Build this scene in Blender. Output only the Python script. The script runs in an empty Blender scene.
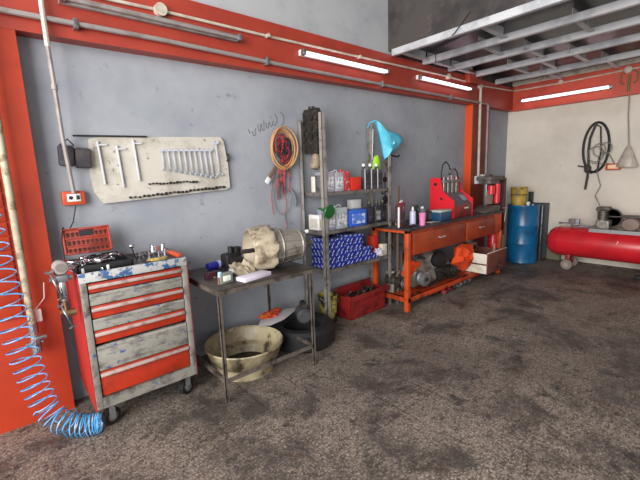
import bpy, bmesh, math, random
from mathutils import Vector, Matrix, noise, Euler
R = math.radians
random.seed(7)
S = bpy.context.scene
COL = S.collection

# ------------------------------------------------------------ camera, light, exposure
def set_camera():
    yaw, p, r = R(49.6), R(9.8), R(-2.0)
    f = Vector((math.cos(yaw)*math.cos(p), math.sin(yaw)*math.cos(p), -math.sin(p)))
    rt = f.cross(Vector((0, 0, 1))).normalized(); up = rt.cross(f)
    r2 = rt*math.cos(r)+up*math.sin(r); u2 = up*math.cos(r)-rt*math.sin(r)
    cd = bpy.data.cameras.new('camera'); co = bpy.data.objects.new('camera', cd); COL.objects.link(co)
    m = Matrix((r2, u2, -f)).transposed().to_4x4(); m.translation = (0, 0, 1.5)
    co.matrix_world = m
    cd.sensor_width = 36; cd.lens = 377*36/640; cd.clip_start = .05
    S.camera = co
set_camera()
W = bpy.data.worlds.new('world'); S.world = W; W.use_nodes = True
bgn = W.node_tree.nodes['Background']; bgn.inputs[0].default_value = (.93, .97, 1, 1); bgn.inputs[1].default_value = .38
def area(name, loc, rot, sx, sy, power, col):
    l = bpy.data.lights.new(name, 'AREA'); l.shape = 'RECTANGLE'; l.size = sx; l.size_y = sy; l.energy = power; l.color = col
    o = bpy.data.objects.new(name, l); COL.objects.link(o); o.location = loc; o.rotation_euler = rot
    return o
area('doorway_daylight', (-2.9, -.4, 2.3), (R(90), 0, R(-90)), 4.4, 3.2, 620, (1, .975, .95))
area('side_fill_light', (1.0, -3.9, 2.1), (R(90), 0, 0), 6.0, 3.4, 26, (.97, .98, 1))  # weak fill light added on the unseen right side
S.view_settings.view_transform = 'Standard'; S.view_settings.look = 'None'
S.view_settings.exposure = .14; S.view_settings.gamma = 1; S.view_settings.use_curve_mapping = False

# ------------------------------------------------------------ materials
def lin(h):
    if isinstance(h, str):
        v = [int(h[i:i+2], 16)/255 for i in (0, 2, 4)]
    else: v = [c/255 for c in h]
    return tuple([(c/12.92 if c <= .04045 else ((c+.055)/1.055)**2.4) for c in v])+(1,)
MATS = {}
def mat(name, c, rough=.6, metal=0, c2=None, s=6, lo=.48, hi=.62, bump=0, c3=None, s3=30, lo3=.6, hi3=.68, bs=None, emit=0, alpha=1, stretch=None):
    if name in MATS: return MATS[name]
    m = bpy.data.materials.new(name); m.use_nodes = True; nt = m.node_tree; N = nt.nodes; L = nt.links
    b = N['Principled BSDF']; b.inputs['Roughness'].default_value = rough; b.inputs['Metallic'].default_value = metal
    b.inputs['Base Color'].default_value = lin(c)
    tc = N.new('ShaderNodeTexCoord'); src = tc.outputs['Object']
    if stretch:
        mp = N.new('ShaderNodeMapping'); mp.inputs['Scale'].default_value = stretch; L.new(src, mp.inputs[0]); src = mp.outputs[0]
    col = None
    def layer(prev, cc, sc, a, z, det=6):
        n = N.new('ShaderNodeTexNoise'); n.inputs['Scale'].default_value = sc; n.inputs['Detail'].default_value = det; n.inputs['Roughness'].default_value = .65
        L.new(src, n.inputs['Vector'])
        r = N.new('ShaderNodeMapRange'); r.inputs[1].default_value = a; r.inputs[2].default_value = z; L.new(n.outputs[0], r.inputs[0])
        mx = N.new('ShaderNodeMix'); mx.data_type = 'RGBA'; L.new(r.outputs[0], mx.inputs[0])
        if prev is None: mx.inputs[6].default_value = lin(c)
        else: L.new(prev, mx.inputs[6])
        mx.inputs[7].default_value = lin(cc); return mx.outputs[2]
    if c2: col = layer(col, c2, s, lo, hi)
    if c3: col = layer(col, c3, s3, lo3, hi3)
    if col: L.new(col, b.inputs['Base Color'])
    if bump:
        n = N.new('ShaderNodeTexNoise'); n.inputs['Scale'].default_value = bs or s*3; n.inputs['Detail'].default_value = 5
        L.new(src, n.inputs['Vector'])
        bp = N.new('ShaderNodeBump'); bp.inputs['Strength'].default_value = bump; bp.inputs['Distance'].default_value = .01
        L.new(n.outputs[0], bp.inputs['Height']); L.new(bp.outputs[0], b.inputs['Normal'])
    if emit:
        b.inputs['Emission Color'].default_value = lin(c); b.inputs['Emission Strength'].default_value = emit
    if alpha < 1:
        b.inputs['Transmission Weight'].default_value = 1-alpha
    MATS[name] = m
    return m

def floor_mat():
    m = bpy.data.materials.new('floor_tiles'); m.use_nodes = True; nt = m.node_tree; N = nt.nodes; L = nt.links
    b = N['Principled BSDF']; tc = N.new('ShaderNodeTexCoord')
    def noi(sc, det=8, ro=.65, dist=0):
        n = N.new('ShaderNodeTexNoise'); n.inputs['Scale'].default_value = sc; n.inputs['Detail'].default_value = det; n.inputs['Roughness'].default_value = ro
        n.inputs['Distortion'].default_value = dist; L.new(tc.outputs['Object'], n.inputs['Vector']); return n.outputs[0]
    def rng(o, a, z, c=0, d=1):
        r = N.new('ShaderNodeMapRange'); r.inputs[1].default_value = a; r.inputs[2].default_value = z; r.inputs[3].default_value = c; r.inputs[4].default_value = d
        L.new(o, r.inputs[0]); return r.outputs[0]
    def mix(f, a, c):
        mx = N.new('ShaderNodeMix'); mx.data_type = 'RGBA'; L.new(f, mx.inputs[0])
        if isinstance(a, str): mx.inputs[6].default_value = lin(a)
        else: L.new(a, mx.inputs[6])
        mx.inputs[7].default_value = lin(c); return mx.outputs[2]
    def mth(op, a, c):
        n = N.new('ShaderNodeMath'); n.operation = op
        for i, v in enumerate((a, c)):
            if isinstance(v, (int, float)): n.inputs[i].default_value = v
            else: L.new(v, n.inputs[i])
        return n.outputs[0]
    c = mix(rng(noi(3.0), .35, .7), '8c8075', '675c55')
    c = mix(rng(noi(28, 6, .8), .45, .56), c, '4b433e')
    c = mix(rng(noi(75, 3, .8), .5, .62), c, 'b3a494')
    c = mix(rng(noi(55, 4, .8), .55, .64), c, '3a332f')
    c = mix(rng(noi(.45, 4, .6), .38, .6, 0, .5), c, '463f3c')
    c = mix(rng(noi(1.5, 10, .78, .3), .49, .59, 0, .8), c, '35302d')
    c = mix(rng(noi(5.5, 9, .8, .2), .55, .62, 0, .8), c, '292523')
    c = mix(rng(noi(3.1, 7, .7, .5), .60, .68, 0, .6), c, '4a3121')
    sp = N.new('ShaderNodeSeparateXYZ'); L.new(tc.outputs['Object'], sp.inputs[0])
    wob = mth('MULTIPLY', noi(6), .02)
    def joint(o, off, per, w):
        f = mth('FRACT', mth('DIVIDE', mth('ADD', mth('ADD', o, off+30*per), wob), per), 0)
        return mth('LESS_THAN', f, w)
    j = mth('MAXIMUM', joint(sp.outputs[0], -.24, .31, .028), joint(sp.outputs[1], -.1, .31, .014))
    j = mth('MULTIPLY', j, rng(noi(1.1, 4), .44, .6, 0, .75))
    c = mix(j, c, '2a2523')
    L.new(c, b.inputs['Base Color'])
    L.new(rng(noi(5), .35, .65, .45, .8), b.inputs['Roughness'])
    bp = N.new('ShaderNodeBump'); bp.inputs['Strength'].default_value = .5; bp.inputs['Distance'].default_value = .012
    L.new(noi(38, 6, .75), bp.inputs['Height']); L.new(bp.outputs[0], b.inputs['Normal'])
    return m

def dash_mat():
    m = bpy.data.materials.new('blue_filter_carton'); m.use_nodes = True; nt = m.node_tree; N = nt.nodes; L = nt.links
    b = N['Principled BSDF']; b.inputs['Roughness'].default_value = .45
    tc = N.new('ShaderNodeTexCoord'); sp = N.new('ShaderNodeSeparateXYZ'); L.new(tc.outputs['Object'], sp.inputs[0])
    def mth(op, a, c=0):
        n = N.new('ShaderNodeMath'); n.operation = op
        for i, v in enumerate((a, c)):
            if isinstance(v, (int, float)): n.inputs[i].default_value = v
            else: L.new(v, n.inputs[i])
        return n.outputs[0]
    h = mth('ADD', sp.outputs[0], sp.outputs[1])
    u = mth('ADD', mth('MULTIPLY', h, .70), mth('MULTIPLY', sp.outputs[2], .72))
    v = mth('SUBTRACT', mth('MULTIPLY', h, .72), mth('MULTIPLY', sp.outputs[2], .70))
    row = mth('FLOOR', mth('DIVIDE', v, .042))
    fu = mth('FRACT', mth('ADD', mth('DIVIDE', mth('ADD', u, 5), .066), mth('MULTIPLY', row, .5)))
    fv = mth('FRACT', mth('DIVIDE', mth('ADD', v, 4.2), .042))
    k = mth('MULTIPLY', mth('LESS_THAN', fu, .6), mth('LESS_THAN', fv, .22))
    mx = N.new('ShaderNodeMix'); mx.data_type = 'RGBA'; L.new(k, mx.inputs[0]); mx.inputs[6].default_value = lin('1a2f8e'); mx.inputs[7].default_value = lin('c9d4ee')
    L.new(mx.outputs[2], b.inputs['Base Color'])
    return m

wall_grey = mat('grey_blue_plaster', '9a9ea5', .8, c2='868a93', s=1.6, lo=.4, hi=.7, bump=.15, bs=14, c3='6c6e77', s3=9, lo3=.62, hi3=.74)
wall_up = mat('pale_upper_plaster', 'a9abae', .8, c2='9b9da2', s=2, bump=.1, bs=20)
wall_beige = mat('beige_plaster', 'd8d1c4', .8, c2='c5beb1', s=1.5, lo=.4, hi=.7, bump=.1, bs=16, c3='8f887c', s3=9, lo3=.68, hi3=.76)
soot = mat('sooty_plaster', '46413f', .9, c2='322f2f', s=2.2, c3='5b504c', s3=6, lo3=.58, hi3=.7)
orange_wall = mat('orange_red_paint', 'a93212', .5, c2='932a0e', s=3, lo=.4, hi=.7, c3='7d2a1a', s3=12, lo3=.68, hi3=.75, bump=.08, bs=30)
beam_red = mat('red_beam_paint', 'a03a2a', .45, c2='8a3024', s=2.5, lo=.4, hi=.7, c3='8c3a30', s3=10, lo3=.66, hi3=.75, bump=.06, bs=30)
bench_paint = mat('orange_bench_paint', 'bd4a1d', .4, c2='963617', s=5, c3='5a2a18', s3=22, lo3=.66, hi3=.72)
rail_paint = mat('grey_steel_paint', 'c4c6c9', .45, c2='a5a8ac', s=3, c3='8a4a38', s3=5, lo3=.68, hi3=.74)
deck_m = mat('grimy_steel_deck', '4a4c50', .3, .5, c2='2d2e30', s=3)
ledge_m = mat('cream_angle_iron', 'c9beae', .6, c2='a3907f', s=6)
pipe_grey = mat('grey_conduit', '8d8684', .5, c2='7b6f6b', s=8)
pipe_white = mat('cream_conduit', 'c3b8aa', .5, c2='a89c8d', s=8)
pipe_rust = mat('weathered_pipe', 'a9a189', .6, c2='7b6a51', s=14, lo=.5, hi=.6)
tb_frame = mat('chipped_grey_paint', '7f7c75', .5, c2='3d3a36', s=11, lo=.48, hi=.66, c3='31557f', s3=17, lo3=.62, hi3=.66)
tb_rim = mat('chipped_blue_and_white_paint', 'a8a9a8', .5, c2='31557f', s=12, lo=.51, hi=.54, c3='55504c', s3=22, lo3=.6, hi3=.66)
tb_grey = mat('chipped_drawer_grey', '8a877f', .5, c2='524e49', s=10, lo=.48, hi=.66, c3='2c4a86', s3=26, lo3=.6, hi3=.63, stretch=(1, 1, 2))
tb_red = mat('worn_red_drawer', 'a62d15', .4, c2='7d2415', s=7, lo=.45, hi=.7, c3='5d2018', s3=24, lo3=.62, hi3=.7)
tb_side = mat('pinkish_red_side', 'a52c29', .4, c2='842422', s=4)
pale_lip = mat('pale_lip', 'b9a6a0', .4, .3, c2='8d7772', s=12)
chrome = mat('chrome_steel', 'c9cbd0', .22, 1)
steel = mat('dull_steel', '97989b', .42, .8, c2='6d6d70', s=20)
worn_white = mat('white_board_paint', 'bdb8ae', .7, c2='a59f94', s=4, c3='6f675c', s3=24, lo3=.62, hi3=.7)
black = mat('black_rubber', '181718', .6)
blackp = mat('black_plastic', '222226', .4)
grease = mat('greasy_dark_metal', '3a3530', .5, .4, c2='211e1c', s=12, c3='6b625a', s3=28, lo3=.58, hi3=.66)
alu = mat('dirty_cast_aluminium', '857f77', .5, .4, c2='3e3934', s=9, lo=.5, hi=.64, bump=.3, bs=40)
alu_clean = mat('cast_aluminium', '928d85', .42, .4, c2='655f58', s=6, bump=.2, bs=60)
bell_m = mat('creamy_cast_flange', 'a79b85', .55, .15, c2='6a5c4d', s=9, lo=.52, hi=.64, bump=.5, bs=30)
table_top_m = mat('dark_greasy_table_top', '3a3430', .45, c2='27221f', s=6, c3='6f6660', s3=18, lo3=.64, hi3=.7)
table_frame_m = mat('grimy_angle_iron', '6f665f', .5, .4, c2='453e39', s=10)
basin_m = mat('yellowed_tin', 'a3987a', .45, c2='6e6048', s=5, lo=.42, hi=.64, c3='393024', s3=8, lo3=.54, hi3=.66)
post_m = mat('slotted_grey_angle', '96908a', .5, .2, c2='6c645d', s=10)
shelf_m = mat('grey_shelf_sheet', '706b67', .5, .2, c2='514b47', s=7)
bench_top_m = mat('black_bench_sheet', '3b3636', .45, c2='262323', s=7, c3='6a5a52', s3=20, lo3=.66, hi3=.72)
red_gloss = mat('bright_red_paint', 'd42530', .3)
red_dark = mat('dark_red_paint', '84201f', .4, c2='5c1618', s=8)
tank_red = mat('compressor_red', 'c8202a', .28, c2='a61c24', s=3, lo=.45, hi=.7, c3='6c2a28', s3=14, lo3=.68, hi3=.74)
blue_drum = mat('blue_drum_paint', '12608f', .32, c2='0f4a70', s=4, c3='0d3043', s3=12, lo3=.66, hi3=.72)
yellow_m = mat('yellow_pail', 'b39640', .5, c2='75622c', s=7, lo=.5, hi=.6)
whitep = mat('white_plastic', 'dcdcda', .4)
orange_pl = mat('orange_plastic', 'b9492a', .45)
redtray = mat('red_brown_tray', '9c3a2b', .5, c2='742a20', s=10)
cyan_bag = mat('cyan_bag', '4fb9d6', .35, c2='6ccde2', s=12)
lime = mat('lime_plastic', '9bd428', .4)
green_p = mat('green_plastic', '1b5f2c', .35)
tan_c = mat('tan_cable', 'b58a5c', .5)
red_c = mat('red_cable', 'a62f35', .5, c2='4a2226', s=14, lo=.5, hi=.55)
drawer_paint = mat('red_brown_drawer_paint', '97391a', .4, c2='7d2d16', s=5, c3='45200f', s3=18, lo3=.62, hi3=.7)
grey_c = mat('grey_cable', '74716f', .5)
blue_hose_m = mat('blue_hose', '3c93c8', .28, c2='8fb4dc', s=20)
tube_emit = mat('tube_light', 'ffe0f0', .5, emit=4)
brown_panel = mat('red_brown_wood', '6b3a30', .6, c2='4e2a24', s=6)
cream_wood = mat('cream_painted_wood', 'cfcbbd', .6, c2='b1aa99', s=7)
orange_rag_m = mat('orange_cloth', 'dd4513', .8, c2='c23a10', s=8)
dirty_cloth = mat('grimy_white_cloth', '8f8882', .8, c2='4b4541', s=7)
dash = dash_mat()

# ------------------------------------------------------------ mesh helpers
class M:
    def __init__(s): s.b = bmesh.new()
    def _x(s, vs, m):
        if m is not None: bmesh.ops.transform(s.b, matrix=m, verts=vs)
    def box(s, x0, x1, y0, y1, z0, z1, bev=0, m=None):
        r = bmesh.ops.create_cube(s.b, size=1)
        vs = r['verts']
        for v in vs: v.co = Vector(((x0+x1)/2+v.co.x*abs(x1-x0), (y0+y1)/2+v.co.y*abs(y1-y0), (z0+z1)/2+v.co.z*abs(z1-z0)))
        if bev:
            es = list({e for v in vs for e in v.link_edges})
            q = bmesh.ops.bevel(s.b, geom=es, offset=bev, segments=2, affect='EDGES', profile=.5)
            vs = list({v for f in q['faces'] for v in f.verts} | {v for v in vs if v.is_valid})
        s._x(vs, m); return s
    def cyl(s, p0, p1, r0, r1=None, n=16, cap=True):
        p0 = Vector(p0); p1 = Vector(p1); r1 = r0 if r1 is None else r1
        d = p1-p0
        q = d.to_track_quat('Z', 'Y').to_matrix()
        A = []; B = []
        for i in range(n):
            a = 2*math.pi*i/n; u = q @ Vector((math.cos(a), math.sin(a), 0))
            A.append(s.b.verts.new(p0+u*r0)); B.append(s.b.verts.new(p1+u*r1))
        for i in range(n):
            j = (i+1) % n; s.b.faces.new((A[i], A[j], B[j], B[i]))
        if cap: s.b.faces.new(A[::-1]); s.b.faces.new(B)
        return s
    def tube(s, pts, r, n=6, closed=False):
        P = [Vector(p) for p in pts]; k = len(P); rings = []
        prev = None
        for i in range(k):
            if closed: t = P[(i+1) % k]-P[i-1]
            else: t = P[min(i+1, k-1)]-P[max(i-1, 0)]
            t.normalize()
            if prev is None:
                a = Vector((0, 0, 1)) if abs(t.z) < .9 else Vector((1, 0, 0)); u = t.cross(a).normalized()
            else:
                u = (prev-t*prev.dot(t)).normalized()
            prev = u; w = t.cross(u)
            rr = r[i] if isinstance(r, (list, tuple)) else r
            rings.append([s.b.verts.new(P[i]+(u*math.cos(2*math.pi*j/n)+w*math.sin(2*math.pi*j/n))*rr) for j in range(n)])
        for i in range(k if closed else k-1):
            a = rings[i]; b = rings[(i+1) % k]
            for j in range(n): s.b.faces.new((a[j], a[(j+1) % n], b[(j+1) % n], b[j]))
        if not closed: s.b.faces.new(rings[0][::-1]); s.b.faces.new(rings[-1])
        return s
    def lathe(s, prof, o=(0, 0, 0), axis='Z', n=24, m=None, sc=(1, 1)):
        rings = []; vs = []
        for (r, h) in prof:
            ring = []
            for i in range(n):
                a = 2*math.pi*i/n; x, y = r*math.cos(a)*sc[0], r*math.sin(a)*sc[1]
                c = {'Z': (x, y, h), 'X': (h, x, y), 'Y': (x, h, y)}[axis]
                ring.append(s.b.verts.new(Vector(c)+Vector(o)))
            rings.append(ring); vs += ring
        for a, b in zip(rings, rings[1:]):
            for i in range(n):
                j = (i+1) % n
                s.b.faces.new((a[i], a[j], b[j], b[i]))
        for rg, (r, h) in ((rings[0], prof[0]), (rings[-1], prof[-1])):
            if r > 1e-4: s.b.faces.new(rg)
        s._x(vs, m); return s
    def prism(s, poly, plane, a, b, m=None):
        def c(u, v, w): return {'xz': (u, w, v), 'xy': (u, v, w), 'yz': (w, u, v)}[plane]
        A = [s.b.verts.new(c(u, v, a)) for u, v in poly]; B = [s.b.verts.new(c(u, v, b)) for u, v in poly]; n = len(poly)
        s.b.faces.new(A[::-1]); s.b.faces.new(B)
        for i in range(n): j = (i+1) % n; s.b.faces.new((A[i], A[j], B[j], B[i]))
        s._x(A+B, m); return s
    def blob(s, c, r, amp=.2, fr=3, seed=0, sub=3, m=None):
        q = bmesh.ops.create_icosphere(s.b, subdivisions=sub, radius=1)['verts']
        for v in q:
            d = v.co.normalized(); k = 1+amp*noise.noise(d*fr+Vector((seed*3.1, seed*1.7, 0)))*2
            v.co = Vector((c[0]+d.x*r[0]*k, c[1]+d.y*r[1]*k, c[2]+d.z*r[2]*k))
        s._x(q, m); return s
    def ring(s, c, R1, r, axis='Y', n=24, k=8, sc=(1, 1)):
        pts = []
        for i in range(n):
            a = 2*math.pi*i/n; u, v = R1*math.cos(a)*sc[0], R1*math.sin(a)*sc[1]
            pts.append(Vector(c)+Vector({'Y': (u, 0, v), 'X': (0, u, v), 'Z': (u, v, 0)}[axis]))
        return s.tube(pts, r, k, True)
    def pillow(s, poly, plane, mid, th, nz=.0, seed=0):
        n = len(poly); cx = sum(p[0] for p in poly)/n; cy = sum(p[1] for p in poly)/n
        def c(u, v, w): return Vector({'xz': (u, w, v), 'xy': (u, v, w), 'yz': (w, u, v)}[plane])
        lv = [(1, 0), (.85, .55), (.5, .9), (.2, 1)]
        def side(sg, first):
            prev = first
            for sc_, t in lv[1:]:
                ring = []
                for i, (u, v) in enumerate(poly):
                    w = c(cx+(u-cx)*sc_, cy+(v-cy)*sc_, mid+sg*th*t)
                    k = nz*noise.noise(w*22+Vector((seed, 0, sg)))
                    ring.append(s.b.verts.new(w+c(0, 0, k)))
                for i in range(n):
                    j = (i+1) % n; s.b.faces.new((prev[i], prev[j], ring[j], ring[i]) if sg > 0 else (prev[j], prev[i], ring[i], ring[j]))
                prev = ring
            ctr = s.b.verts.new(c(cx, cy, mid+sg*th))
            for i in range(n):
                j = (i+1) % n; s.b.faces.new((prev[i], prev[j], ctr) if sg > 0 else (prev[j], prev[i], ctr))
        first = [s.b.verts.new(c(u, v, mid)) for u, v in poly]
        side(1, first); side(-1, first)
        return s
    def sheet(s, fn, nu=14, nv=14, th=.004):
        V = [[s.b.verts.new(fn(i/nu, j/nv)) for j in range(nv+1)] for i in range(nu+1)]
        F = [s.b.faces.new((V[i][j], V[i+1][j], V[i+1][j+1], V[i][j+1])) for i in range(nu) for j in range(nv)]
        s.b.normal_update()
        bmesh.ops.solidify(s.b, geom=F, thickness=th)
        return s

def clean(d): return d
def part(name, mb, m, parent=None, label=None, loc=None, rot=None, ang=38):
    me = bpy.data.meshes.new(name)
    bmesh.ops.recalc_face_normals(mb.b, faces=mb.b.faces)
    mb.b.to_mesh(me); mb.b.free()
    for p in me.polygons: p.use_smooth = True
    me.set_sharp_from_angle(angle=R(ang))
    me.materials.append(m)
    o = bpy.data.objects.new(name, me); COL.objects.link(o)
    if parent: o.parent = parent
    if loc: o.location = loc
    if rot: o.rotation_euler = rot
    if label: o['label'] = label
    return o
def tag(o, label, cat, group=None, kind=None):
    if label: o['label'] = label
    if cat: o['category'] = cat
    if group: o['group'] = group
    if kind: o['kind'] = kind
    return o
def thing(name, label, cat, loc=(0, 0, 0), rz=0, group=None, rot=None):
    o = bpy.data.objects.new(name, None); COL.objects.link(o); o.empty_display_size = .05
    o.location = loc; o.rotation_euler = rot or (0, 0, rz)
    return tag(o, label, cat, group)
def one(name, mb, m, label, cat, loc=(0, 0, 0), rz=0, group=None, rot=None):
    o = part(name, mb, m); o.location = loc; o.rotation_euler = rot or (0, 0, rz)
    return tag(o, label, cat, group)
def dup(root, loc, rot=None, label=None, scale=None, mats=None):
    r = root.copy(); COL.objects.link(r); r.location = loc
    if rot is not None: r.rotation_euler = rot
    if scale: r.scale = scale
    if label: r['label'] = label
    for ch in list(root.children):
        c = ch.copy(); COL.objects.link(c); c.parent = r
        for g in ch.children:
            d = g.copy(); COL.objects.link(d); d.parent = c
    return r
def remat(o, m):
    o.data = o.data.copy(); o.data.materials[0] = m
def struct(name, mb, m, loc=None):
    o = part(name, mb, m, loc=loc); o['kind'] = 'structure'; return o

# ------------------------------------------------------------ setting
WY = 2.99      # recessed left wall plane
struct('floor', M().box(-3, 7.0, -4, 3.1, -.1, 0), floor_mat())
struct('wall_left', M().box(.22, 5.47, WY, 3.1, 0, 2.45).box(6.0, 7.0, WY, 3.1, 0, 2.45), wall_grey)
struct('wall_upper_left', M().box(-3, 3.68, 2.93, 3.1, 2.79, 4.5), wall_up)
struct('wall_back', M().box(6.9, 7.0, -4, 3.1, 0, 4.5), wall_beige)
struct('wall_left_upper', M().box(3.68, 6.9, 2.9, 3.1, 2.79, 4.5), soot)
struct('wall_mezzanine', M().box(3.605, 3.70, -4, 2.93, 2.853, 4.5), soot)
struct('wall_right', M().box(-3, 7.0, -4.1, -4.0, 3.7, 4.5).box(4.2, 7.0, -4.1, -4.0, 0, 3.7), wall_beige)
struct('ceiling', M().box(-3, 3.7, -4, 3.1, 4.5, 4.6), wall_up)
struct('ceiling_mezzanine_deck', M().box(3.66, 6.9, -4, 3.1, 2.915, 2.95), deck_m)
# pillars and beams
def pil(x0, x1, m, name):
    g = M().box(x0, x1, 2.883, 3.1, 0, 2.43); return struct(name, g, m)
pil(-3, .22, orange_wall, 'trim_1')
pil(5.475, 6.0, mat('shaded_pillar_red', '7f3427', .5, c2='6a2b22', s=3), 'trim_2')  # pillar front darkened, its shade is put into the colour
struct('trim_60', M().box(5.465, 5.475, 2.88, 3.0, 0, 2.44), mat('lit_reveal_orange', 'd94c1a', .5))  # reveal of that pillar, daylight on it put into the brighter orange
g = M()
for i in range(14): g.box(-1.2, .035, 2.872, 2.886, .70+.085*i, .70+.085*i+.08, .003)
struct('trim_61', g, orange_wall)
g = M().prism([(-3, 2.34), (6.9, 2.45), (6.9, 2.81), (-3, 2.78)], 'xz', 2.88, 3.1)
struct('trim_3', g, beam_red)
struct('trim_4', M().box(6.8, 6.9, -4, 2.879, 2.44, 2.83), mat('lit_back_beam_red', 'c04a36', .5, c2='a93d2d', s=3))  # brighter than the long beam: tube glow and daylight painted into the red
struct('trim_5', M().box(6.76, 6.9, -4, 2.88, 2.83, 2.865).box(6.755, 6.765, -4, 2.88, 2.83, 2.90), ledge_m)
# mezzanine steel: C-channels running away from the left wall
n = 6
for x, w in ((3.625, .06), (4.22, .06), (4.79, .06), (5.40, .06), (6.15, .06)):
    struct('trim_%d' % n, M().box(x-w/2, x+w/2, -4, 2.88, 2.785, 2.86, .012), rail_paint); n += 1
for x0, x1, y in ((3.65, 4.17, 1.90), (4.21, 4.72, 1.30), (4.21, 4.72, 2.18), (4.76, 5.30, 1.92), (5.34, 6.0, 1.66), (5.34, 6.0, 2.02), (5.34, 6.0, 2.36), (3.65, 4.17, .5), (4.76, 5.30, .8), (5.34, 6.0, .9), (6.04, 6.76, 2.2), (6.04, 6.76, 1.5), (4.21, 4.72, .2), (3.65, 4.17, 2.82), (4.21, 4.72, 2.82), (4.76, 5.30, 2.82)):
    struct('trim_%d' % n, M().box(x0, x1, y-.006, y+.0, 2.81, 2.915).box(x0, x1, y-.05, y+.0, 2.808, 2.816), rail_paint); n += 1
struct('trim_%d' % n, M().box(5.2, 5.55, 2.80, 2.879, 2.70, 2.86, .004), beam_red); n += 1

# ------------------------------------------------------------ pipes, conduits, lamps
def clip(mb, x, z, y=2.86): mb.box(x-.012, x+.012, y-.035, y+.02, z-.03, z+.03, .003)
c = thing('conduit_pipe', 'long grey conduit running the whole length of the lower red beam', 'pipe', (0, 0, 0))
part('pipe', M().tube([(-1.2, 2.85, 2.455), (0.2, 2.85, 2.46), (1.0, 2.85, 2.468), (2.24, 2.85, 2.455), (3.7, 2.85, 2.455), (5.84, 2.85, 2.47), (5.87, 2.85, 2.45), (5.88, 2.85, 1.42)], .016, 8), pipe_grey, c)
for x in (.52, 1.9, 3.4, 4.8):
    k = M(); clip(k, x, 2.46); part('pipe_clip', k, steel, c)
c = thing('thin_conduit', 'thin cream conduit along the beams above the fluorescent tubes', 'pipe')
part('pipe', M().tube([(.1, 2.865, 2.64), (1.05, 2.865, 2.665), (1.93, 2.865, 2.67), (3.2, 2.865, 2.69), (4.75, 2.865, 2.72), (5.62, 2.865, 2.71), (6.78, 2.865, 2.76)], .011, 8), pipe_white, c)
part('pipe', M().tube([(6.785, 2.86, 2.76), (6.785, 2.17, 2.755), (6.785, 1.36, 2.77), (6.785, .2, 2.78)], .011, 8), pipe_white, c)
for x, z, r in ((1.05, 2.665, .042), (1.93, 2.67, .016), (3.05, 2.685, .016), (4.75, 2.72, .035), (5.62, 2.70, .04)):
    part('junction_box', M().cyl((x, 2.879, z), (x, 2.835, z), r), pipe_white, c)
for y in (2.17, 1.36):
    part('junction_box', M().cyl((6.799, y, 2.765), (6.755, y, 2.765), .045 if y < 2 else .03), pipe_white, c)
c = thing('drop_conduit', 'cream vertical conduit down the right hand red pillar', 'pipe', (5.64, 2.85, 1.4))
part('pipe', M().cyl((0, 0, 0), (-.02, 0, 1.28), .019), pipe_white, c)
part('switch_box', M().box(-.06, .06, -.02, .029, -.12, .0, .004).box(.10, .19, -.02, .029, -.10, .02, .004), whitep, c)
c = thing('socket_conduit', 'pale conduit dropping from the ceiling to the orange socket box', 'pipe', (.36, 2.86, 0))
part('pipe', M().tube([(0, -.02, 4.4), (0, -.02, 2.30)], .014, 8), pipe_white, c)
part('pipe', M().tube([(0, -.02, 2.31), (.005, -.015, 2.1), (.01, 0, 1.8), (.035, .055, 1.44)], .0125, 8), pipe_grey, c)
part('coupling', M().cyl((.005, -.015, 2.06), (.005, -.015, 2.09), .017), pipe_grey, c)
c = thing('air_pipe', 'weathered air pipe with a valve down the orange left pillar', 'pipe', (.07, 2.82, .52))
part('pipe', M().cyl((0, 0, 0.03), (.0, .0, 2.1), .02), pipe_rust, c)
part('valve', M().cyl((0, 0, -.04), (0, 0, .05), .028, n=8).cyl((0, 0, .08), (0, 0, .15), .026, n=8).cyl((-.05, 0, .02), (.04, -.0, .02), .01), steel, c)
part('handle', M().box(-.01, .06, -.045, -.03, .05, .07, .003).cyl((0, 0, .06), (0, -.04, .06), .008), steel, c)
def tube_lamp(loc, rz, length, lit, label, first=None):
    t = thing('fluorescent_lamp', label, 'lamp', loc, rz, None)
    part('housing', M().box(0, length, 0, .035, -.02, .03, .004), whitep if lit else pipe_grey, t)
    part('tube', M().cyl((.03, -.022, 0), (length-.03, -.022, 0), .0125), tube_emit if lit else pipe_grey, t, 'glowing white tube' if lit else 'grey unlit tube')
    for x in (0, length-.03): part('end_cap', M().box(x, x+.03, -.045, 0, -.022, .025, .003), steel, t)
    return t
tube_lamp((2.27, 2.843, 2.59), 0, 1.2, True, 'lit white tube lamp nearest the hanging cable coil, on the long red beam')
tube_lamp((4.06, 2.843, 2.615), 0, 1.24, True, 'lit white tube lamp under the edge of the mezzanine, on the long red beam')
tube_lamp((6.763, 2.74, 2.575), R(-90), 1.22, True, 'lit pinkish tube lamp on the red beam of the beige back wall')
tube_lamp((.45, 2.843, 2.585), 0, 1.2, False, 'unlit grey tube lamp on the red beam above the tool board')
# cord and box on the back wall
c = thing('socket_box', 'orange socket box on the beige back wall at the right edge', 'socket', (6.85, 1.44, 1.47))
part('housing', M().box(-.03, .05, -.085, .085, -.045, .045, .006), orange_pl, c)
part('socket', M().box(-.034, -.029, -.06, .06, -.028, .028, .002).cyl((-.036, -.025, 0), (-.03, -.025, 0), .02).cyl((-.036, .03, 0), (-.03, .03, 0), .02), mat('pale_peach_plastic', 'f0c9a0', .4), c)
c = thing('hanging_cone', 'cloudy cone shaped shade hanging by a cord at the right edge', 'funnel', (6.82, 1.28, 1.46))
part('cone', M().lathe([(.125, -.0), (.128, .01), (.06, .2), (.008, .32), (.004, .30), (.055, .19), (.118, .0)], sc=(.5, 1), n=24), mat('cloudy_plastic', 'b0a59a', .4, c2='948a80', s=14), c)
part('cord', M().tube([(0, 0, .31), (-.005, .04, .7), (.0, .055, 1.1), (0, .07, 1.29)], .006), grey_c, c)
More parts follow.
